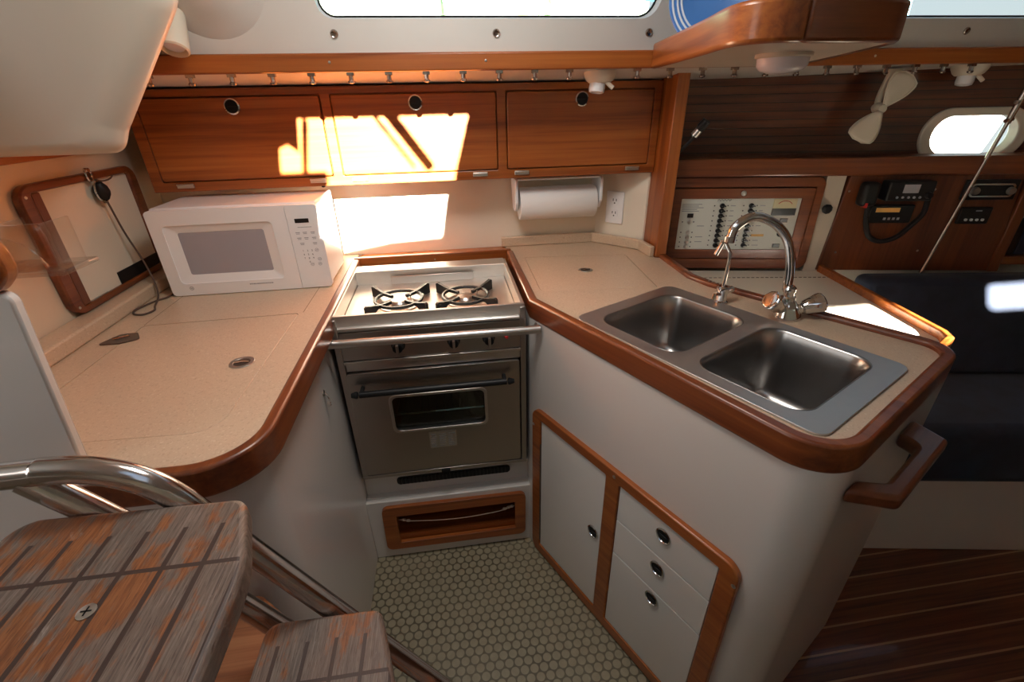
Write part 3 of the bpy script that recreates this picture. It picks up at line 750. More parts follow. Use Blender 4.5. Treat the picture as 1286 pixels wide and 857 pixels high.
# ------------------------------------------------------------------ microwave
mw = thing('microwave', (-.606, 1.53, CT), 'white countertop microwave oven at the back of the left counter', 'microwave')
bm = B(); box(bm, (-.828, 1.436, .956), (-.378, 1.655, 1.206)); obj('case', bm, 'plastic', mw, .006, 3)
mF = FR((0, 1.434, 0), (1, 0, 0), (0, 0, 1))
bm = B(); prism(bm, rpoly([(-.834, .952), (-.463, .952), (-.463, 1.202), (-.834, 1.202)], [.012, .001, .001, .012]), mF, 0, .016, [rrect(-.800, .988, -.506, 1.160, .012, 4)])
dm = obj('door', bm, 'plastic', mw, .003, 3)
bm = B()   # sloping surround
o_ = rrect(-.801, .987, -.505, 1.161, .010, 4); i_ = rrect(-.770, 1.012, -.536, 1.137, .006, 4)
loft(bm, [[onto(mF, *p, .014) for p in o_], [onto(mF, *p, .006) for p in i_], [onto(mF, *p, .002) for p in i_], [onto(mF, *p, .002) for p in o_]], False, False)
obj('window_surround', bm, 'plastic', dm)
bm = B(); prism(bm, i_, mF, .003, .005); obj('window_pane', bm, 'oven_glass_grey', dm)
bm = B(); prism(bm, circ(-.777, .974, .0056, 20), mF, .0161, .0166, [circ(-.777, .974, .0044, 20)]); box(bm, (-.7795, .9725, .0161), (-.7785, .9765, .0166), mF); box(bm, (-.7765, .9715, .0161), (-.7753, .9755, .0166), mF); box(bm, (-.779, .9735, .0161), (-.7750, .9745, .0166), mF)
obj('logo', bm, 'mark', dm)
bm = B(); x = -.612
while x < -.546:
    w_ = random.uniform(.0025, .006); box(bm, (x, .9745, .0161), (x + w_, .9775, .0164), mF); x += w_ + .0012
obj('print', bm, 'mark', dm)
bm = B(); prism(bm, rpoly([(-.4622, .952), (-.372, .952), (-.372, 1.202), (-.4622, 1.202)], [.001, .012, .012, .001]), mF, 0, .016)
pn = obj('control_panel', bm, 'plastic', mw, .003, 3)
bm = B(); box(bm, (-.441, 1.151, .0161), (-.402, 1.163, .0168), mF); obj('display', bm, 'black', pn)
bm = B()
box(bm, (-.437, 1.1375, .0161), (-.398, 1.1390, .0164), mF)
for r, (z_, xs) in enumerate(((1.122, (-.440, -.420, -.398)), (1.106, (-.439, -.419, -.397)), (1.090, (-.434, -.398)))):
    for x_ in xs:
        box(bm, (x_ - .006, z_, .0161), (x_ + .006, z_ + .0018, .0164), mF); box(bm, (x_ - .005, z_ - .0038, .0161), (x_ + .005, z_ - .0024, .0164), mF)
for z_, x_ in ((1.069, -.397), (1.041, -.394), (1.026, -.418), (1.026, -.396)):
    prism(bm, circ(x_, z_, .0052, 14), mF, .0161, .0164, [circ(x_, z_, .0043, 14)]); box(bm, (x_ - .003, z_ - .0008, .0161), (x_ + .003, z_ + .0008, .0164), mF)
obj('button_print', bm, 'mark', pn)
for k, ch in enumerate('1234567890'):
    cx = -.436 + (k % 3) * .0125 if k < 9 else -.436 + .0125
    text('digit', ch, .0075, (onto(mF, cx, 1.068 - (k // 3) * .0115, .0163), X, Z, -Y), 'darkmark', pn, .0001)
bm = B(); prism(bm, rrect(-.455, .962, -.381, .986, .002, 2), mF, .0161, .0166); obj('door_button', bm, 'plastic', pn, .0003)
for fx in (-.80, -.41):
    for fy in (1.455, 1.63):
        bm = B(); lathe(bm, [(.009, 0), (.011, .005), (0, .0055)], (fx, fy, .9502), Z, 12); obj('foot', bm, 'black', mw)
bm = B()
for i in range(9): box(bm, (-.3785, 1.50 + i * .012, 1.16), (-.3772, 1.507 + i * .012, 1.175))
obj('side_vent', bm, 'mark', mw)

# ------------------------------------------------------------------ upper lockers
lk = thing('wall_locker', (-.08, 1.68, 1.23), 'long teak wall locker with three flap doors above the stove', 'cabinet')
LF = FR((0, 1.60, 0), (1, 0, 0), (0, 0, 1))
bm = B(); box(bm, (-.880, 1.606, 1.225), (.716, 1.764, 1.236)); box(bm, (-.880, 1.606, 1.236), (-.868, 1.764, 1.503)); box(bm, (-.880, 1.606, 1.495), (.716, 1.764, 1.503)); box(bm, (-.868, 1.62, 1.236), (.716, 1.626, 1.495))
obj('carcass', bm, 'teak_x', lk, .002)
doors = [(-.848, -.345), (-.317, .178), (.207, .690)]
holes = [rrect(a, 1.253, b, 1.482, .004, 2) for a, b in doors]
bm = B(); prism(bm, [(-.880, 1.225), (.716, 1.225), (.716, 1.503), (-.880, 1.503)], LF, -.006, .006, holes); obj('face_frame', bm, 'teak_x', lk, .002)
for i, (a, b) in enumerate(doors):
    bm = B(); prism(bm, rrect(a + .003, 1.256, b - .003, 1.479, .006, 3), LF, -.004, .010); d = obj('door', bm, 'teak_x', lk, .003, 3)
    lx = (-.591, -.069, .449)[i]
    bm = B(); lathe(bm, [(.0215, 0), (.0215, .003), (.018, .005), (.0165, .002), (.0165, 0)], (lx, 1.590, 1.455), -Y, 26); l = obj('latch', bm, 'chrome', d)
    bm = B(); lathe(bm, [(.0163, 0), (.0163, .0015), (0, .001)], (lx, 1.590, 1.455), -Y, 22); obj('latch_button', bm, 'black', l)
    bm = B(); box(bm, (lx - .012, 1.586, 1.4535), (lx + .012, 1.589, 1.4565)); obj('latch_bar', bm, 'black', l, .001)
    for hx in ((-.785, -.395), (-.267, .117), (.255, .635))[i]:
        bm = B(); box(bm, (hx - .024, 1.5875, 1.236), (hx + .024, 1.5935, 1.2465)); tube(bm, [(hx - .024, 1.588, 1.246), (hx + .024, 1.588, 1.246)], .0035, 8); h = obj('hinge', bm, 'steel', d, .001)
bm = B(); lathe(bm, [(.006, 0), (.006, .012), (0, .014)], (-.40, 1.66, 1.225), -Z, 10)
o = obj('door_stop', bm, 'black', lk)

# ------------------------------------------------------------------ wall items (back wall)
t = thing('paper_towel_holder', (.40, 1.70, 1.045), 'white paper towel holder with a full roll under the teak lockers', 'paper towel holder')
bm = B(); box(bm, (.245, 1.655, 1.206), (.548, 1.762, 1.214)); obj('bracket', bm, 'plastic', t, .003)
for x0 in (.240, .545):
    bm = B(); prism(bm, rpoly([(1.64, 1.212), (1.76, 1.212), (1.745, 1.15), (1.715, 1.10), (1.665, 1.10), (1.64, 1.13)], .015), FR((x0, 0, 0), (0, 1, 0), (0, 0, 1)), 0, .010); obj('arm', bm, 'plastic', t, .002)
bm = B(); lathe(bm, [(.019, 0), (.055, .0), (.057, .003), (.057, .277), (.055, .28), (.019, .28)], (.258, 1.69, 1.122), X, 40); obj('paper_roll', bm, 'paper', t)
t = thing('electrical_outlet', (.648, 1.70, 1.03), 'white double power outlet on the cream wall beside the paper towels', 'outlet')
OW = FR((.575, 1.765, 0), (.137, -.150, 0), (0, 0, 1))
OF = FR((.565, 1.765, 0), (1, 0, 0), (0, 0, 1))
OF = OW
OB = (Vector((.618, 1.7165, 0)), OW[1], Z, OW[3])
OB = (Vector((.575, 1.765, 0)), OW[1], Z, OW[3])
u0 = .045
bm = B(); prism(bm, rrect(u0, 1.030, u0 + .072, 1.148, .004, 3), OB, .0005, .006); pl = obj('cover_plate', bm, 'plastic', t, .002)
for z0 in (1.052, 1.098):
    bm = B(); prism(bm, rrect(u0 + .020, z0, u0 + .052, z0 + .030, .010, 5), OB, .006, .0075); s_ = obj('socket', bm, 'plastic', t)
    bm = B(); box(bm, (u0 + .028, z0 + .015, .0076), (u0 + .031, z0 + .024, .0079), OB); box(bm, (u0 + .041, z0 + .015, .0076), (u0 + .044, z0 + .024, .0079), OB); prism(bm, circ(u0 + .036, z0 + .008, .0028, 10), OB, .0076, .0079)
    obj('slots', bm, 'darkmark', s_)

# ------------------------------------------------------------------ left wall: framed sliding door, hanging block
t = thing('framed_locker_door', (-.955, 1.42, .97), 'teak-framed cream sliding door on the left wall beside the microwave', 'locker door')
WL = FR((-.96, 0, 0), (0, 1, 0), (0, 0, 1))
WL = (Vector((-.96, 0, 0)), Y, Z, X)
bm = B(); prism(bm, rrect(1.196, .989, 1.640, 1.305, .040, 6), WL, 0, .020, [rrect(1.232, 1.006, 1.606, 1.286, .006, 2)]); obj('frame', bm, 'teak_edge_y', t, .004, 2)
bm = B(); box(bm, (-.957, 1.234, 1.006), (-.943, 1.262, 1.286)); obj('sliding_stile', bm, 'teak_nz', t, .003)
bm = B(); box(bm, (-.958, 1.240, 1.004), (-.950, 1.606, 1.288)); obj('panel', bm, 'wall', t)
bm = B(); box(bm, (-.950, 1.402, 1.004), (-.9475, 1.606, 1.040)); k = obj('label_strip', bm, 'black', t); tag(k, 'black strip low on the panel')
bm = B(); box(bm, (-.950, 1.27, 1.003), (-.946, 1.34, 1.008)); obj('finger_catch', bm, 'steel', t)
for yy, zz in ((1.214, 1.01), (1.214, 1.28)):
    bm = B(); lathe(bm, [(.004, 0), (.003, .0015), (0, .002)], (-.940, yy, zz), X, 8); obj('screw', bm, 'steel', t)
t = thing('hanging_block', (-.93, 1.45, 1.0), 'dark oval block hanging from a shackle on the teak-framed door', 'pulley block')
bm = B(); tube(bm, [Vector((-.934, 1.430, 1.300)) + Vector((0, .010 * math.cos(a), .014 * math.sin(a))) for a in [k * PI / 8 for k in range(16)]], .003, 6, True)
lathe(bm, [(.006, 0), (.006, .010), (0, .011)], (-.940, 1.43, 1.313), X, 10); obj('shackle', bm, 'chrome', t)
bm = B(); lathe(bm, [(0, -.026), (.010, -.022), (.017, -.010), (.019, 0), (.017, .012), (.009, .024), (0, .027)], (-.930, 1.447, 1.256), (0.1, -.25, 1), 18)
b_ = obj('block_cheek', bm, 'black', t)
bm = B(); tube(bm, [Vector((-.931, 1.447, 1.256)) + Vector((0, .021 * math.cos(a), .028 * math.sin(a))) for a in [k * PI / 10 for k in range(20)]], .0028, 6, True); obj('strap', bm, 'chrome', b_)
bm = B(); tube(bm, smooth_path([(-.930, 1.440, 1.288), (-.928, 1.465, 1.281), (-.925, 1.49, 1.283), (-.925, 1.505, 1.289)], 6), .0022, 6); obj('twine', bm, 'darkcord', t)
bm = B()
tube(bm, smooth_path([(-.930, 1.452, 1.230), (-.925, 1.462, 1.14), (-.905, 1.462, 1.05), (-.884, 1.438, .995), (-.868, 1.405, .962), (-.850, 1.345, .9535), (-.835, 1.310, .9535), (-.850, 1.283, .9535), (-.880, 1.295, .9535), (-.888, 1.330, .9535), (-.868, 1.385, .9535), (-.850, 1.41, .9535), (-.846, 1.44, .9535)], 8), .0026, 7)
obj('hanging_cord', bm, 'darkcord', t)
# clear acrylic holder by the half bulkhead
t = thing('acrylic_holder', (-.60, .72, 1.24), 'clear acrylic rack with a flat tray, above the left counter at the frame edge', 'holder')
bm = B(); box(bm, (-.72, .700, 1.245), (-.540, .775, 1.252)); obj('tray', bm, 'acrylic', t, .002)
bm = B()
box(bm, (-.600, .703, 1.252), (-.545, .706, 1.318)); box(bm, (-.603, .703, 1.252), (-.600, .755, 1.318)); box(bm, (-.545, .703, 1.252), (-.542, .755, 1.318))
obj('cup', bm, 'acrylic', t, .001)
bm = B(); box(bm, (-.70, .69, 1.235), (-.66, .775, 1.243)); obj('mount', bm, 'acrylic', t)
bm = B(); tube(bm, smooth_path([(-.615, .704, 1.300), (-.590, .703, 1.298), (-.568, .703, 1.282), (-.558, .703, 1.258)], 6), .0012, 6); obj('curved_edge', bm, 'acrylic', t)
bm = B(); prism(bm, rpoly([(-1.60, 1.24), (-.592, 1.24), (-.568, 1.262), (-.568, 1.305), (-.62, 1.335), (-1.60, 1.335)], [0, .02, .03, .03, .03, 0]), FR((0, .676, 0), (1, 0, 0), (0, 0, 1)), 0, .030)
o = struct('trim_4', bm, 'teak_x', .008, seg=3)

# ------------------------------------------------------------------ companionway ladder
lad = thing('companionway_ladder', (-.25, .2, 0), 'companionway ladder with worn teak treads and polished steel side tubes', 'ladder')
T1 = smooth_path([(-1.25, .480, 1.07), (-.90, .480, 1.076), (-.54, .480, 1.077), (-.490, .480, 1.078), (-.440, .480, 1.071), (-.395, .480, 1.048), (-.364, .480, 1.010), (-.340, .480, .965), (-.310, .480, .908)], 8) + [Vector((.165, .480, .02))]
T2 = [(-.515, .480, 1.070), (-.443, .480, .980), (-.354, .480, .800), (-.292, .480, .690), (.03, .480, .08), (.06, .48, .02)]
for dy in (0, -.58):
    bm = B(); tube(bm, [Vector(p) + Vector((0, dy, 0)) for p in T1], .0165, 20); obj('side_tube', bm, 'tube', lad)
    bm = B(); tube(bm, [Vector(p) + Vector((0, dy, 0)) for p in T2], .0165, 20); obj('lower_tube', bm, 'tube', lad)
step_spec = [(1.02, rpoly([(-.545, -.09), (-.262, -.09), (-.243, .18), (-.243, .36), (-.278, .462), (-.536, .468)], [.02, .02, .2, .2, .022, .03], 7)),
             (.77, rpoly([(-.318, -.09), (-.135, -.09), (-.118, .15), (-.120, .35), (-.150, .460), (-.316, .462)], [.02, .02, .1, .1, .02, .02], 7)),
             (.52, rpoly([(-.190, -.09), (-.008, -.09), (.004, .15), (.004, .35), (-.026, .460), (-.19, .462)], [.02, .02, .1, .1, .02, .02], 7)),
             (.27, rpoly([(-.060, -.09), (.122, -.09), (.134, .15), (.134, .35), (.104, .460), (-.06, .462)], [.02, .02, .1, .1, .02, .02], 7))]
for i, (z, poly) in enumerate(step_spec[:3]):
    bm = B(); prism(bm, poly, WF, z - .034, z); s_ = obj('tread', bm, 'step', lad, .007, 3)
    if i == 0:
        for sx, sy in ((-.378, .330), (-.503, .330)):
            bm = B(); lathe(bm, [(.0085, 0), (.0085, .001), (.007, .0014), (0, .0014)], (sx, sy, z), Z, 18); sc = obj('screw', bm, 'steel', s_)
            bm = B(); box(bm, (sx - .005, sy - .0008, z + .0014), (sx + .005, sy + .0008, z + .0017)); box(bm, (sx - .0008, sy - .005, z + .0014), (sx + .0008, sy + .005, z + .0017)); obj('screw_cross', bm, 'black', sc)
t = thing('engine_box', (-.55, .2, 0), 'varnished teak engine box behind the ladder treads', 'engine box')
bm = B(); box(bm, (-.80, -.30, 0), (-.325, .455, .628)); obj('case', bm, 'teak_z', t, .01, 3)
bm = B(); prism(bm, rpoly([(-.80, -.30), (-.300, -.30), (-.285, .50), (-.395, .594), (-.80, .594)], [0, .02, .03, .03, 0]), WF, .63, .66); obj('lid', bm, 'step_side', t, .006, 3)

# ------------------------------------------------------------------ row of curtain hooks, fasteners, lamps
bm = B(); box(bm, (-.009, -.006, -.007), (.009, .006, .0)); tube(bm, [(0, 0, -.003), (0, -.001, -.020)], .006, 8); lathe(bm, [(.006, 0), (.0085, -.003), (.007, -.007), (0, -.009)], (0, -.001, -.017), Z, 10)
hook_xs = [-.690 + .0950 * i for i in range(25) if i not in (12,)]
proto = None
for i, x in enumerate(hook_xs):
    if proto is None:
        proto = obj('curtain_hook', bm, 'bronze', None, 0, at=(0, 0, 0)); o = proto
    else:
        o = proto.copy(); C.objects.link(o)
    o.location = (x, 1.391, 1.5250)
    tag(o, 'small metal curtain glider hanging in the row under the long teak trim', 'hook', 'curtain gliders under the teak trim')
sn = None
for x, lab in ((-.238, 'round brass snap fastener below the left end of the galley window'), (.160, 'round grey snap fastener below the middle of the galley window'), (.566, 'round grey snap fastener just left of the plate rack'), (1.525, 'round grey snap fastener below the right-hand window, right of the plate rack')):
    q = CS[0] + CS[1] * x + CS[2] * .055
    if sn is None:
        bm = B(); lathe(bm, [(.0095, 0), (.0095, .002), (.0075, .0045), (.005, .003), (0, .003)], q, CS[3], 20); sn = obj('snap_fastener', bm, 'bronze'); o = sn; base_ = q
    else:
        o = sn.copy(); C.objects.link(o); o.location = sn.location + (q - base_)
    tag(o, lab, 'fastener', 'snap fasteners along the coach roof side')
for x in (-.26, .13, .93, 1.25):
    bm = B(); lathe(bm, [(.0035, 0), (.003, .0015), (0, .002)], (x, 1.3828, 1.547), -Y, 10); o = obj('screw', bm, 'steel'); tag(o, {-.26: 'tiny screw in the teak trim above the left locker door', .13: 'tiny screw in the teak trim above the middle locker door', .93: 'tiny screw in the teak trim left of the fan', 1.25: 'tiny screw in the teak trim above the fan'}[x], 'screw', 'screws in the long teak trim')
def base_lamp(x, y, lab):
    t = thing('ceiling_lamp', (x, y, 1.46), lab, 'lamp', 'swivel lamps under the side deck')
    bm = B(); lathe(bm, [(.047, .0), (.046, -.010), (.038, -.024), (.030, -.030), (0, -.030)], (x, y, 1.524), Z, 28); obj('base', bm, 'ivory', t)
    bm = B(); lathe(bm, [(.022, 0), (.023, -.014), (.021, -.022), (.016, -.024), (.014, -.018), (0, -.016)], (x - .008, y - .006, 1.492), Vector((.12, .1, 1)), 22); obj('lamp_head', bm, 'plastic', t)
    bm = B(); tube(bm, [(x + .012, y - .02, 1.497), (x + .032, y - .026, 1.480)], .006, 8); obj('swivel_arm', bm, 'ivory', t)
base_lamp(.462, 1.460, 'ivory swivel lamp under the side deck above the right locker door')
base_lamp(1.625, 1.425, 'ivory swivel lamp under the side deck above the oval portlight')
t = thing('reading_lamp', (-.60, 1.36, 1.56), 'ivory cylindrical reading lamp beside the cockpit moulding, top left', 'lamp')
bm = B(); lathe(bm, [(.024, .085), (.027, .04), (.029, .012), (.030, .0), (.026, -.003), (.024, .012), (0, .014)], (-.582, 1.325, 1.572), Vector((.02, .55, 1)), 26); obj('shade', bm, 'ivory', t)
bm = B(); lathe(bm, [(.020, 0), (.017, .006), (0, .009)], (-.5825, 1.327, 1.577), Vector((.02, .55, 1)), 20); obj('bulb', bm, 'diffuser', t)
bm = B(); lathe(bm, [(.035, 0), (.032, -.02), (.015, -.03), (0, -.03)], (-.575, 1.372, 1.70), Z, 20); obj('mount', bm, 'ivory', t)

# fan
t = thing('cabin_fan', (1.40, 1.47, 1.31), 'cream two-blade cabin fan hanging in front of the dark planking', 'fan')
FC = Vector((1.372, 1.438, 1.409))
bm = B(); tube(bm, smooth_path([(1.395, 1.46, 1.516), (1.395, 1.47, 1.48), (1.392, 1.475, 1.44), (1.38, 1.46, 1.412)], 5), .010, 12); lathe(bm, [(.026, 0), (.022, -.008), (.012, -.014), (0, -.014)], (1.395, 1.46, 1.517), Z, 20); obj('stem', bm, 'ivory', t)
bm = B(); lathe(bm, [(0, -.016), (.012, -.013), (.016, 0), (.016, .02), (.010, .034), (0, .035)], FC, Vector((.25, 1, .1)), 20); obj('motor', bm, 'ivory', t)
faxis = Vector((-.30, -.95, .05)).normalized()
for sgn, ln in ((1, .092), (-1, .092)):
    dirv = (Vector((.42, -.13, .90)) * sgn).normalized(); side = faxis.cross(dirv).normalized()
    rows = []
    for k in range(11):
        s = k / 10; w_ = .007 + .034 * math.sin(min(1, s * 1.25) * PI / 2) * (1 if s < .82 else math.sqrt(max(.03, 1 - ((s - .82) / .185) ** 2)))
        tw_ = .18 - .10 * s
        cpt = FC + faxis * .012 + dirv * (.010 + ln * s)
        wd = (side * math.cos(tw_) + faxis * math.sin(tw_))
        rows.append([cpt + wd * (w_ * j / 4) + faxis * (.006 * (1 - (j / 4) ** 2)) for j in range(-4, 5)])
    bm = B(); vr = [[bm.verts.new(p) for p in r] for r in rows]
    for a, b in zip(vr, vr[1:]):
        for j in range(8): bm.faces.new((a[j], a[j + 1], b[j + 1], b[j]))
    bl = obj('blade', bm, 'ivory', t, sharp=80)
    s_ = bl.modifiers.new('thickness', 'SOLIDIFY'); s_.thickness = .003
    rim = [r[0] for r in rows] + [p for p in rows[-1][1:-1]] + [r[-1] for r in rows[::-1]]
    bm = B(); tube(bm, rim, .0022, 6); obj('blade_rim', bm, 'ivory', bl)

# ------------------------------------------------------------------ plate rack at top right
t = thing('plate_rack', (.66, 1.05, 1.52), 'teak-fiddled plate rack shelf projecting under the coach roof, top right', 'rack')
K = 1.067
def kk_(*q): return [(x * K, y * K) for x, y in q]
bm = B(); prism(bm, kk_((.550, 1.295), (.458, .79), (.475, .735), (.505, .728), (.68, .742), (.710, .765), (.925, 1.295)), WF, 1.525, 1.535); obj('shelf', bm, 'gel_warm', t)
pa_ = kk_((.552, 1.297), *[(p.x, p.y) for p in smooth_path([(.538, 1.22, 0), (.483, .93, 0), (.455, .80, 0), (.462, .750, 0), (.494, .727, 0), (.530, .729, 0)], 5)])
pb_ = kk_((.530, .729), (.675, .738), *[(p.x, p.y) for p in smooth_path([(.698, .748, 0), (.720, .785, 0), (.80, .97, 0)], 4)], (.930, 1.297))
bm = B(); band(bm, pa_, .018, 1.523, 1.582); obj('fiddle', bm, 'teak_rack', t, .007, 3)
bm = B(); band(bm, pb_, .018, 1.523, 1.582); obj('fiddle', bm, 'teak_edge_x', t, .007, 3)
for k in range(8):
    bm = B(); lathe(bm, [(.004, 0), (.004, .058), (0, .060)], ((.52 + k * .022) * K, .775 * K, 1.534), Z, 8); obj('peg', bm, 'ivory', t)
plate_p = thing('dinner_plate', (.64, 1.15, 1.536), 'leftmost blue plate with pale rim stripes standing in the plate rack', 'plate', 'blue plates standing in the rack')
pa = Vector((-.52, -.85, .12)).normalized(); pc = Vector((.628, 1.15, 1.652))
bm = B(); lathe(bm, [(0, 0), (.060, 0), (.066, .003), (.108, .012), (.110, .014), (.108, .016), (.064, .006), (.058, .003), (0, .003)], pc, pa, 48); obj('dish', bm, 'plate', plate_p)
for r0, h0 in ((.104, .0115), (.094, .0095), (.086, .0078)):
    bm = B(); lathe(bm, [(r0, h0 + .0045), (r0 - .004, h0 + .0038), (r0 - .004, h0 + .0045), (r0, h0 + .0052)], pc, pa, 48, False); obj('rim_stripe', bm, 'plate_white', plate_p)
for k, lab in enumerate(('second blue plate from the left, leaning behind the first in the rack', 'third blue plate from the left in the rack, farthest behind')):
    c = copy_tree(plate_p); c.location = plate_p.location + Vector((.028, .016, 0)) * (k + 1); c['label'] = lab
t = thing('dome_lamp', (.70, .99, 1.49), 'round white dome lamp under the plate rack', 'lamp')
bm = B(); lathe(bm, [(.052, 0), (.052, -.006), (.050, -.008)], (.688, .987, 1.525), Z, 36); obj('ring', bm, 'gel_warm', t)
bm = B(); lathe(bm, [(.0475, 0), (.0465, -.014), (.040, -.022), (.025, -.027), (0, -.029)], (.688, .987, 1.518), Z, 36); obj('diffuser', bm, 'diffuser', t)

# small black flexible lamp on the bulkhead
t = thing('gooseneck_lamp', (.775, 1.49, 1.30), 'small black gooseneck lamp on the teak bulkhead beside the planking', 'lamp')
bm = B(); tube(bm, smooth_path([(.757, 1.52, 1.29), (.772, 1.50, 1.315), (.785, 1.49, 1.335), (.79, 1.485, 1.35)], 6), .005, 8); obj('neck', bm, 'black', t)
bm = B(); tube(bm, [(.788, 1.486, 1.345), (.798, 1.478, 1.362)], .0115, 14); obj('collar', bm, 'steel', t)
bm = B(); tube(bm, [(.797, 1.479, 1.360), (.800, 1.475, 1.368), (.812, 1.465, 1.388)], [.010, .014, .013], 14); obj('head', bm, 'black', t)

# ------------------------------------------------------------------ chart table area
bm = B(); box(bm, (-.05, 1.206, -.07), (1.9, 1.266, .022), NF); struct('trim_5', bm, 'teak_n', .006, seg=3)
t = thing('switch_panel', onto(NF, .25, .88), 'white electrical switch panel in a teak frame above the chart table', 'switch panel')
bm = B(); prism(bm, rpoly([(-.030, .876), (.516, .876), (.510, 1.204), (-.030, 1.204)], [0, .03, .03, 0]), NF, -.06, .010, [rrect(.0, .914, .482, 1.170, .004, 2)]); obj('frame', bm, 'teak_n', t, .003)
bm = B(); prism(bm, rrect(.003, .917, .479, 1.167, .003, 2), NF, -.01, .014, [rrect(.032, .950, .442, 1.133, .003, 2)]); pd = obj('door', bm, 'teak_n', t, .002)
bm = B(); prism(bm, rrect(.031, .949, .443, 1.134, .002, 2), NF, -.008, .010); wp = obj('face_plate', bm, 'panel_white', t)
bm = B(); lathe(bm, [(.009, 0), (.009, .003), (.006, .005), (0, .005)], onto(NF, .240, 1.151, .014), NF[3], 18); obj('lock', bm, 'steel', pd)
def breaker(u, z):
    bm = B(); lathe(bm, [(.0085, 0), (.0085, .004), (.006, .006), (0, .006)], onto(NF, u, z, .010), NF[3], 14); box(bm, (u - .002, z - .002, .014), (u + .010, z + .002, .024), NF)
    obj('toggle_switch', bm, 'black', wp)
for k in range(9): breaker(.176, 1.108 - k * .0178)
for k in range(9): breaker(.276, 1.108 - k * .0178)
for z_ in (1.051, 1.013, .995, .977, .960):
    bm = B(); lathe(bm, [(.008, 0), (.008, .003), (.006, .004), (0, .004)], onto(NF, .071, z_, .010), NF[3], 14); q = obj('fuse_cap', bm, 'steel', wp)
dots = []
for k in range(9):
    for u in (.150, .196, .250, .296): dots.append((u, 1.108 - k * .0178))
for z_ in (1.051, 1.013, .995, .977, .960): dots += [(.046, z_), (.086, z_)]
for u, z_ in dots:
    bm = B(); prism(bm, circ(u, z_, .0024, 8), NF, .010, .0108); obj('indicator_light', bm, 'darkmark', wp)
bm = B(); box(bm, (.060, 1.067, .010), (.080, 1.081, .014), NF); box(bm, (.385, 1.049, .010), (.410, 1.063, .014), NF); box(bm, (.380, .957, .010), (.404, .971, .014), NF); box(bm, (.350, 1.074, .010), (.430, 1.098, .014), NF); obj('dark_window', bm, 'black', wp)
bm = B(); box(bm, (.350, 1.098, .010), (.428, 1.131, .013), NF); mt = obj('battery_meter', bm, 'meter', wp)
bm = B(); tube(bm, [onto(NF, .389 + .028 * math.cos(a), 1.100 + .024 * math.sin(a), .0135) for a in [PI * (.2 + .6 * k / 10) for k in range(11)]], .0012, 5); obj('meter_scale', bm, 'red', mt)
bm = B(); box(bm, (.297, .998, .010), (.341, 1.006, .0104), NF); obj('orange_label', bm, 'orange', wp)
bm = B(); lathe(bm, [(.012, 0), (.010, .012), (0, .013)], onto(NF, .398, 1.008, .010), NF[3], 16); obj('rotary_knob', bm, 'black', wp)
lines = [(u, u + random.uniform(.012, .024), 1.1065 - k * .0178) for k in range(9) for u in (.206, .306) if (u, k) != (.306, 5)]
lines += [(.038, .038 + random.uniform(.05, .075), 1.112 - k * .006) for k in range(5)] + [(.10, .125, z_) for z_ in (1.035, .995, .977)]
for u, u2, z_ in lines:
    bm = B(); box(bm, (u, z_, .0101), (u2, z_ + .0026, .0103), NF); obj('print_line', bm, 'mark', wp)
bm = B(); tube(bm, smooth_path([onto(NF, .157 + .0052 * k, 1.1255 + (.004 if k % 2 else -.001), .0106) for k in range(10)], 4), .0009, 5); obj('script_logo', bm, 'darkmark', wp)
# white hull strip with black knob
bm = B(); prism(bm, [(.517, .865), (.575, .865), (.575, 1.206), (.512, 1.206)], NF, -.06, .0); struct('trim_6', bm, 'gel_warm')
bm = B(); lathe(bm, [(.006, 0), (.006, .010), (.016, .012), (.017, .020), (.010, .026), (0, .026)], onto(NF, .532, 1.096, 0), NF[3], 9); o = obj('clamp_knob', bm, 'black'); tag(o, 'black knob on the pale strip between switch panel and radio panel', 'knob')
# radio panel
t = thing('instrument_board', onto(NF, .86, .88), 'dark teak instrument panel carrying the radios', 'panel')
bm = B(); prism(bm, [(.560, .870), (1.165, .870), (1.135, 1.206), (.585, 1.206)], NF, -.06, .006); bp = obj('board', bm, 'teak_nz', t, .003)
for u, z_ in ((.594, 1.154), (.870, 1.158), (.611, .938), (.891, .945)):
    bm = B(); lathe(bm, [(.004, 0), (.003, .002), (0, .002)], onto(NF, u, z_, .0062), NF[3], 8); obj('screw', bm, 'steel', bp)
t = thing('radio', onto(NF, .75, 1.12), 'upper black marine radio with a handset clipped at its left', 'radio')
bm = B(); box(bm, (.690, 1.128, .0065), (.835, 1.192, .055), NF); rb = obj('case', bm, 'black', t, .005, 3)
bm = B(); box(bm, (.735, 1.155, .0552), (.785, 1.182, .0556), NF); obj('display', bm, 'oven_glass_grey', rb)
bm = B()
for k in range(5): prism(bm, circ(.722 + k * .018, 1.141, .004, 10), NF, .055, .058)
obj('buttons', bm, 'mark', rb)
bm = B(); lathe(bm, [(.011, 0), (.009, .012), (0, .013)], onto(NF, .818, 1.148, .055), NF[3], 16); obj('knob', bm, 'black', rb)
bm = B(); box(bm, (.618, 1.108, .0065), (.672, 1.188, .050), NF); hs = obj('handset', bm, 'black', t, .014, 4)
bm = B(); box(bm, (.632, 1.106, .030), (.640, 1.122, .052), NF); obj('red_key', bm, 'red', hs)
coil = [(.655, 1.11, .03), (.662, 1.06, .035), (.682, 1.01, .04), (.725, .988, .04), (.775, 1.002, .04), (.812, 1.045, .04), (.836, 1.085, .04), (.842, 1.130, .03)]
bm = B(); tube(bm, smooth_path([onto(NF, *c) for c in coil], 8), .0085, 10); obj('coiled_cord', bm, 'black', t)
t = thing('radio', onto(NF, .75, 1.05), 'lower black radio unit with an amber display, below the handset radio', 'radio')
bm = B(); box(bm, (.672, 1.048, .0065), (.815, 1.110, .025), NF); rb = obj('case', bm, 'black', t, .004)
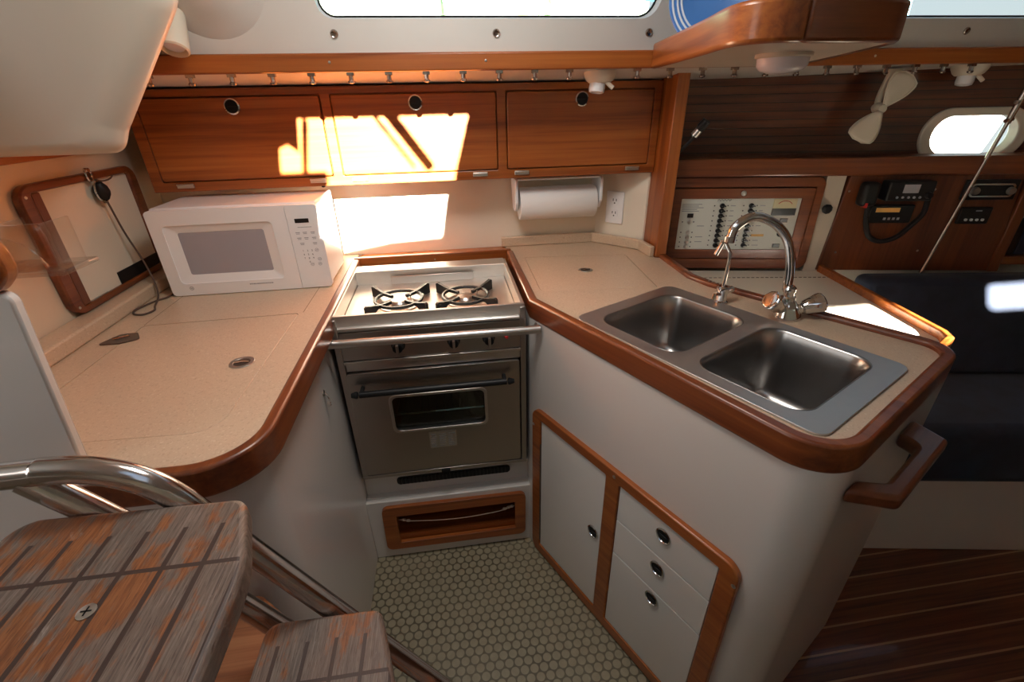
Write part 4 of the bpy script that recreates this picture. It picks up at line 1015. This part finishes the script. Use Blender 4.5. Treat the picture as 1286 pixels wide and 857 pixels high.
bm = B(); box(bm, (.690, 1.086, .0252), (.768, 1.101, .0256), NF); obj('amber_display', bm, 'orange', rb)
bm = B()
for k in range(4): box(bm, (.722 + k * .015, 1.060, .0252), (.730 + k * .015, 1.068, .0262), NF)
obj('buttons', bm, 'mark', rb)
t = thing('car_stereo', onto(NF, 1.03, 1.12), 'black stereo with chrome-ringed knobs at the right of the radio panel', 'stereo')
bm = B(); box(bm, (.955, 1.124, .0065), (1.120, 1.190, .020), NF); rb = obj('case', bm, 'black', t, .003)
bm = B(); prism(bm, rrect(.970, 1.134, 1.108, 1.178, .012, 4), NF, .020, .0225, [rrect(.976, 1.139, 1.102, 1.173, .010, 4)]); obj('bezel', bm, 'chrome', rb)
for u in (.984, 1.095):
    bm = B(); lathe(bm, [(.013, 0), (.011, .010), (0, .011)], onto(NF, u, 1.155, .0225), NF[3], 16); obj('knob', bm, 'steel_dark', rb)
t = thing('gauge_switch_box', onto(NF, 1.02, 1.04), 'small black panel with four white buttons under the stereo', 'switch box')
bm = B(); box(bm, (.972, 1.042, .0065), (1.075, 1.100, .018), NF); rb = obj('case', bm, 'black', t, .006, 3)
bm = B()
for k in range(4): prism(bm, circ(.997 + k * .018, 1.058, .0045, 12), NF, .018, .022)
obj('buttons', bm, 'plastic', rb)
bm = B(); box(bm, (1.02, 1.086, .018), (1.04, 1.090, .0185), NF); obj('label_print', bm, 'mark', rb)
# book shelf at the far right
t = thing('bookcase', onto(NF, 1.4, .88), 'dark teak bookshelf at the right edge, beyond the radio panel', 'bookcase')
bm = B(); box(bm, (1.150, .870, -.06), (1.185, 1.206, .014), NF); obj('upright', bm, 'teak_nz', t, .003)
bm = B(); box(bm, (1.185, .895, -.20), (1.9, .925, .010), NF); box(bm, (1.185, 1.07, -.20), (1.9, 1.085, .010), NF); box(bm, (1.185, .895, -.21), (1.9, 1.206, -.20), NF); obj('shelf', bm, 'teak_n', t, .003)
for k, (u, w_, h_, m_, lab) in enumerate(((1.200, .030, .125, 'black', 'dark book at the left end of the right-hand shelf'), (1.234, .034, .118, 'canvas', 'blue-grey book beside the dark one on the right-hand shelf'))):
    bm = B(); box(bm, (u, .926, -.14), (u + w_, .926 + h_, -.010), NF); o = obj('book', bm, m_ if m_ == 'black' else 'fabric', None, .003); tag(o, lab, 'book', 'books on the right-hand shelf')
# tie rod
t = thing('tie_rod', onto(NF, .95, .9, .06), 'slim steel tie rod slanting down in front of the oval portlight', 'rod')
ra, rb2 = Vector((1.745, 1.325, 1.520)), Vector((1.655, 1.350, .880))
bm = B(); tube(bm, [ra, rb2], .0058, 12); obj('rod', bm, 'bronze', t)
bm = B(); dd = (rb2 - ra).normalized(); tube(bm, [ra + dd * .0, ra + dd * .16], .0085, 12); obj('turnbuckle', bm, 'bronze', t)
bm = B()
for k in (.05, .10, .15):
    lathe(bm, [(.006, -.016), (.006, .016)], ra + dd * k, Vector((1, .2, .1)), 8)
obj('cotter_pins', bm, 'chrome', t)

# chart table beyond the sink
t = thing('chart_table', (1.1, 1.25, .0), 'cream-topped chart table with teak rim behind the sink', 'table')
tb = [(.76, 1.30), (.86, 1.16), (.96, 1.00), (1.10, .80), (1.175, .855), (1.255, .885), (1.275, .93), (1.355, 1.475), (.80, 1.592), (.748, 1.592)]
bm = B(); prism(bm, tb, WF, .845, .865); obj('top', bm, 'wall', t)
bm = B(); band(bm, [(1.362, 1.478), (1.280, .925), (1.262, .892), (1.170, .842)], .018, .838, .890); obj('rim', bm, 'teak_x', t, .005, 3)
bm = B()
for k in range(34):
    u = k / 33; p = Vector((.80, 1.505, .8655)).lerp(Vector((1.345, 1.405, .8655)), u)
    tube(bm, [p - Vector((.005, -.001, 0)), p + Vector((.005, -.001, 0))], .0016, 5)
obj('piano_hinge', bm, 'brown_pull', t)
bm = B(); prism(bm, [(.80, 1.585), (.84, 1.32), (1.12, .86), (1.24, .92), (1.335, 1.47)], WF, 0, .845); obj('pedestal', bm, 'gel', t)

# settee
SF = FR((1.375, .935, 0), (.985, -.170, 0), (0, 0, 1))
t = thing('settee', (1.9, 1.1, 0), 'navy blue upholstered settee on a white base beyond the sink', 'settee')
bm = B(); box(bm, (-.05, 0, -.44), (1.84, .335, 0), SF); obj('base', bm, 'gel', t, .008, 3)
bm = B(); box(bm, (-.045, .337, -.43), (1.84, .560, .030), SF); obj('seat_cushion', bm, 'fabric', t, .035, 5)
bm = B(); loft(bm, [[onto(SF, u, .562, -.27), onto(SF, u, .562, -.42), onto(SF, u, .880, -.475), onto(SF, u, .885, -.39)] for u in (-.02, 1.84)]); obj('back_cushion', bm, 'fabric', t, .03, 5)
# outside: neighbouring boat with blue cover and trees, seen through the windows
t = thing('moored_boat', (3.2, 6.0, 0), 'neighbouring boat with blue canvas seen through the right-hand window', 'boat')
bm = B(); loft(bm, [[Vector((x, 6 - w_, 1.2 + h_)), Vector((x, 6 + w_, 1.2 + h_)), Vector((x, 6 + w_ * .6, .0)), Vector((x, 6 - w_ * .6, .0))] for x, w_, h_ in ((.6, .1, .4), (1.6, .8, .2), (3.5, 1.1, .15), (6.5, 1.0, .2))]); obj('hull', bm, 'hull', t)
bm = B(); loft(bm, [[Vector((x, 5.4, 1.4)), Vector((x + .2, 5.7, 2.3 + h_)), Vector((x + .2, 6.3, 2.3 + h_)), Vector((x, 6.6, 1.4))] for x, h_ in ((2.3, .0), (3.0, .25), (4.0, .1), (5.2, .3))]); obj('cockpit_cover', bm, 'canvas', t)
bm = B(); tube(bm, [(2.0, 6, 1.3), (2.05, 6, 9)], .07, 10); obj('mast', bm, 'hull', t)
bm = B(); tube(bm, smooth_path([(2.0, 6, 2.6), (3.4, 6, 2.55), (5.2, 6, 2.7)], 6), .16, 12); obj('boom_cover', bm, 'canvas', t)
for (x, y, r, h, lab) in ((-2.2, 15, 2.2, 3.1, 'distant leafy tree seen through the left end of the galley window'), (1.2, 17, 2.6, 3.0, 'distant leafy tree seen through the middle of the galley window'), (4.2, 16, 2.2, 3.3, 'distant leafy tree seen through the right end of the galley window')):
    t = thing('tree', (x, y, -1), lab, 'tree', 'trees on the far shore')
    bm = B(); bmesh.ops.create_icosphere(bm, subdivisions=4, radius=1)
    for v in bm.verts:
        n = v.co.normalized(); k = 1 + .16 * math.sin(n.x * 9 + x) * math.sin(n.y * 8) + .12 * math.sin(n.z * 13 + n.x * 7)
        v.co = Vector((x, y, h - .6)) + Vector((n.x * r * k, n.y * r * k, n.z * r * .85 * k))
    obj('crown', bm, 'fol', t)
    bm = B(); tube(bm, [(x, y, -1), (x, y, h - 1.2)], .25, 8); obj('trunk', bm, 'teak_z', t)

# ------------------------------------------------------------------ unseen bars added over the hatch to streak the sun patch
t = thing('hatch_shade_bars', (.05, .1, 1.98), 'unseen bars added over the roof hatch to stripe the sun patch', 'frame')
for a, b, r in (((.035, .36), (.262, -.12), .0165), ((-.012, .36), (.214, -.12), .006), ((-.150, .20), (-.120, -.12), .010)):
    bm = B(); tube(bm, [(a[0], a[1], 1.992), (b[0], b[1], 1.992)], r, 10); obj('bar', bm, 'steel', t)

# ------------------------------------------------------------------ light
sun = bpy.data.lights.new('sun', 'SUN'); sun.energy = 140; sun.angle = math.radians(.6); sun.color = (1, .93, .80)
so = bpy.data.objects.new('sun', sun); C.objects.link(so); so.location = (1, -4, 5)
so.rotation_euler = Vector((-.18, 1, -.42)).to_track_quat('-Z', 'Y').to_euler()
def area(name, loc, to, sx, sy, power, col):
    l = bpy.data.lights.new(name, 'AREA'); l.shape = 'RECTANGLE'; l.size = sx; l.size_y = sy; l.energy = power; l.color = col
    o = bpy.data.objects.new(name, l); C.objects.link(o); o.location = loc
    o.rotation_euler = (Vector(to) - Vector(loc)).to_track_quat('-Z', 'Y').to_euler(); return o
area('companionway_daylight', (-1.56, .08, 1.50), (.3, .55, .70), .60, .75, 4.6, (1, .93, .87))
area('galley_fill', (-.02, .86, 1.93), (.05, 1.0, .9), .35, .35, 9, (1, .94, .87))  # added soft fill

w = bpy.data.worlds.new('sky'); bpy.context.scene.world = w; w.use_nodes = True
nt = w.node_tree; bg = nt.nodes['Background']
tc = nd(nt, 'ShaderNodeTexCoord'); sx = nd(nt, 'ShaderNodeSeparateXYZ'); nt.links.new(tc.outputs['Generated'], sx.inputs[0])
cl = noise(nt, tc.outputs['Generated'], 3.0, 4)
sky = ramp(nt, sx.outputs[2], [(.0, (.80, .86, .84)), (.25, (.62, .80, .92)), (.8, (.30, .52, .85))])
nt.links.new(mixc(nt, math_(nt, 'MULTIPLY', cl, .7), sky, (.95, .97, .98)), bg.inputs[0]); bg.inputs[1].default_value = 1.1

# ------------------------------------------------------------------ camera
cam = bpy.data.cameras.new('camera'); co = bpy.data.objects.new('camera', cam); C.objects.link(co)
cam.sensor_width = 36; cam.lens = 577 / 1286 * 36; cam.clip_start = .01
R = Matrix(((.9899, .0824, -.1157), (-.1407, .4543, -.8796), (-.0199, .8870, .4613)))
co.matrix_world = Matrix.Translation((0, 0, 1.45)) @ R.to_4x4()
sc = bpy.context.scene; sc.camera = co
sc.view_settings.view_transform = 'Standard'; sc.view_settings.look = 'None'; sc.view_settings.gamma = 1; sc.view_settings.exposure = -.22
sc.view_settings.use_curve_mapping = False
sc.cycles.use_denoising = True
sc.cycles.max_bounces = 10; sc.cycles.diffuse_bounces = 6; sc.cycles.glossy_bounces = 5; sc.cycles.transparent_max_bounces = 12
sc.cycles.caustics_reflective = False; sc.cycles.caustics_refractive = False; sc.cycles.sample_clamp_indirect = 6
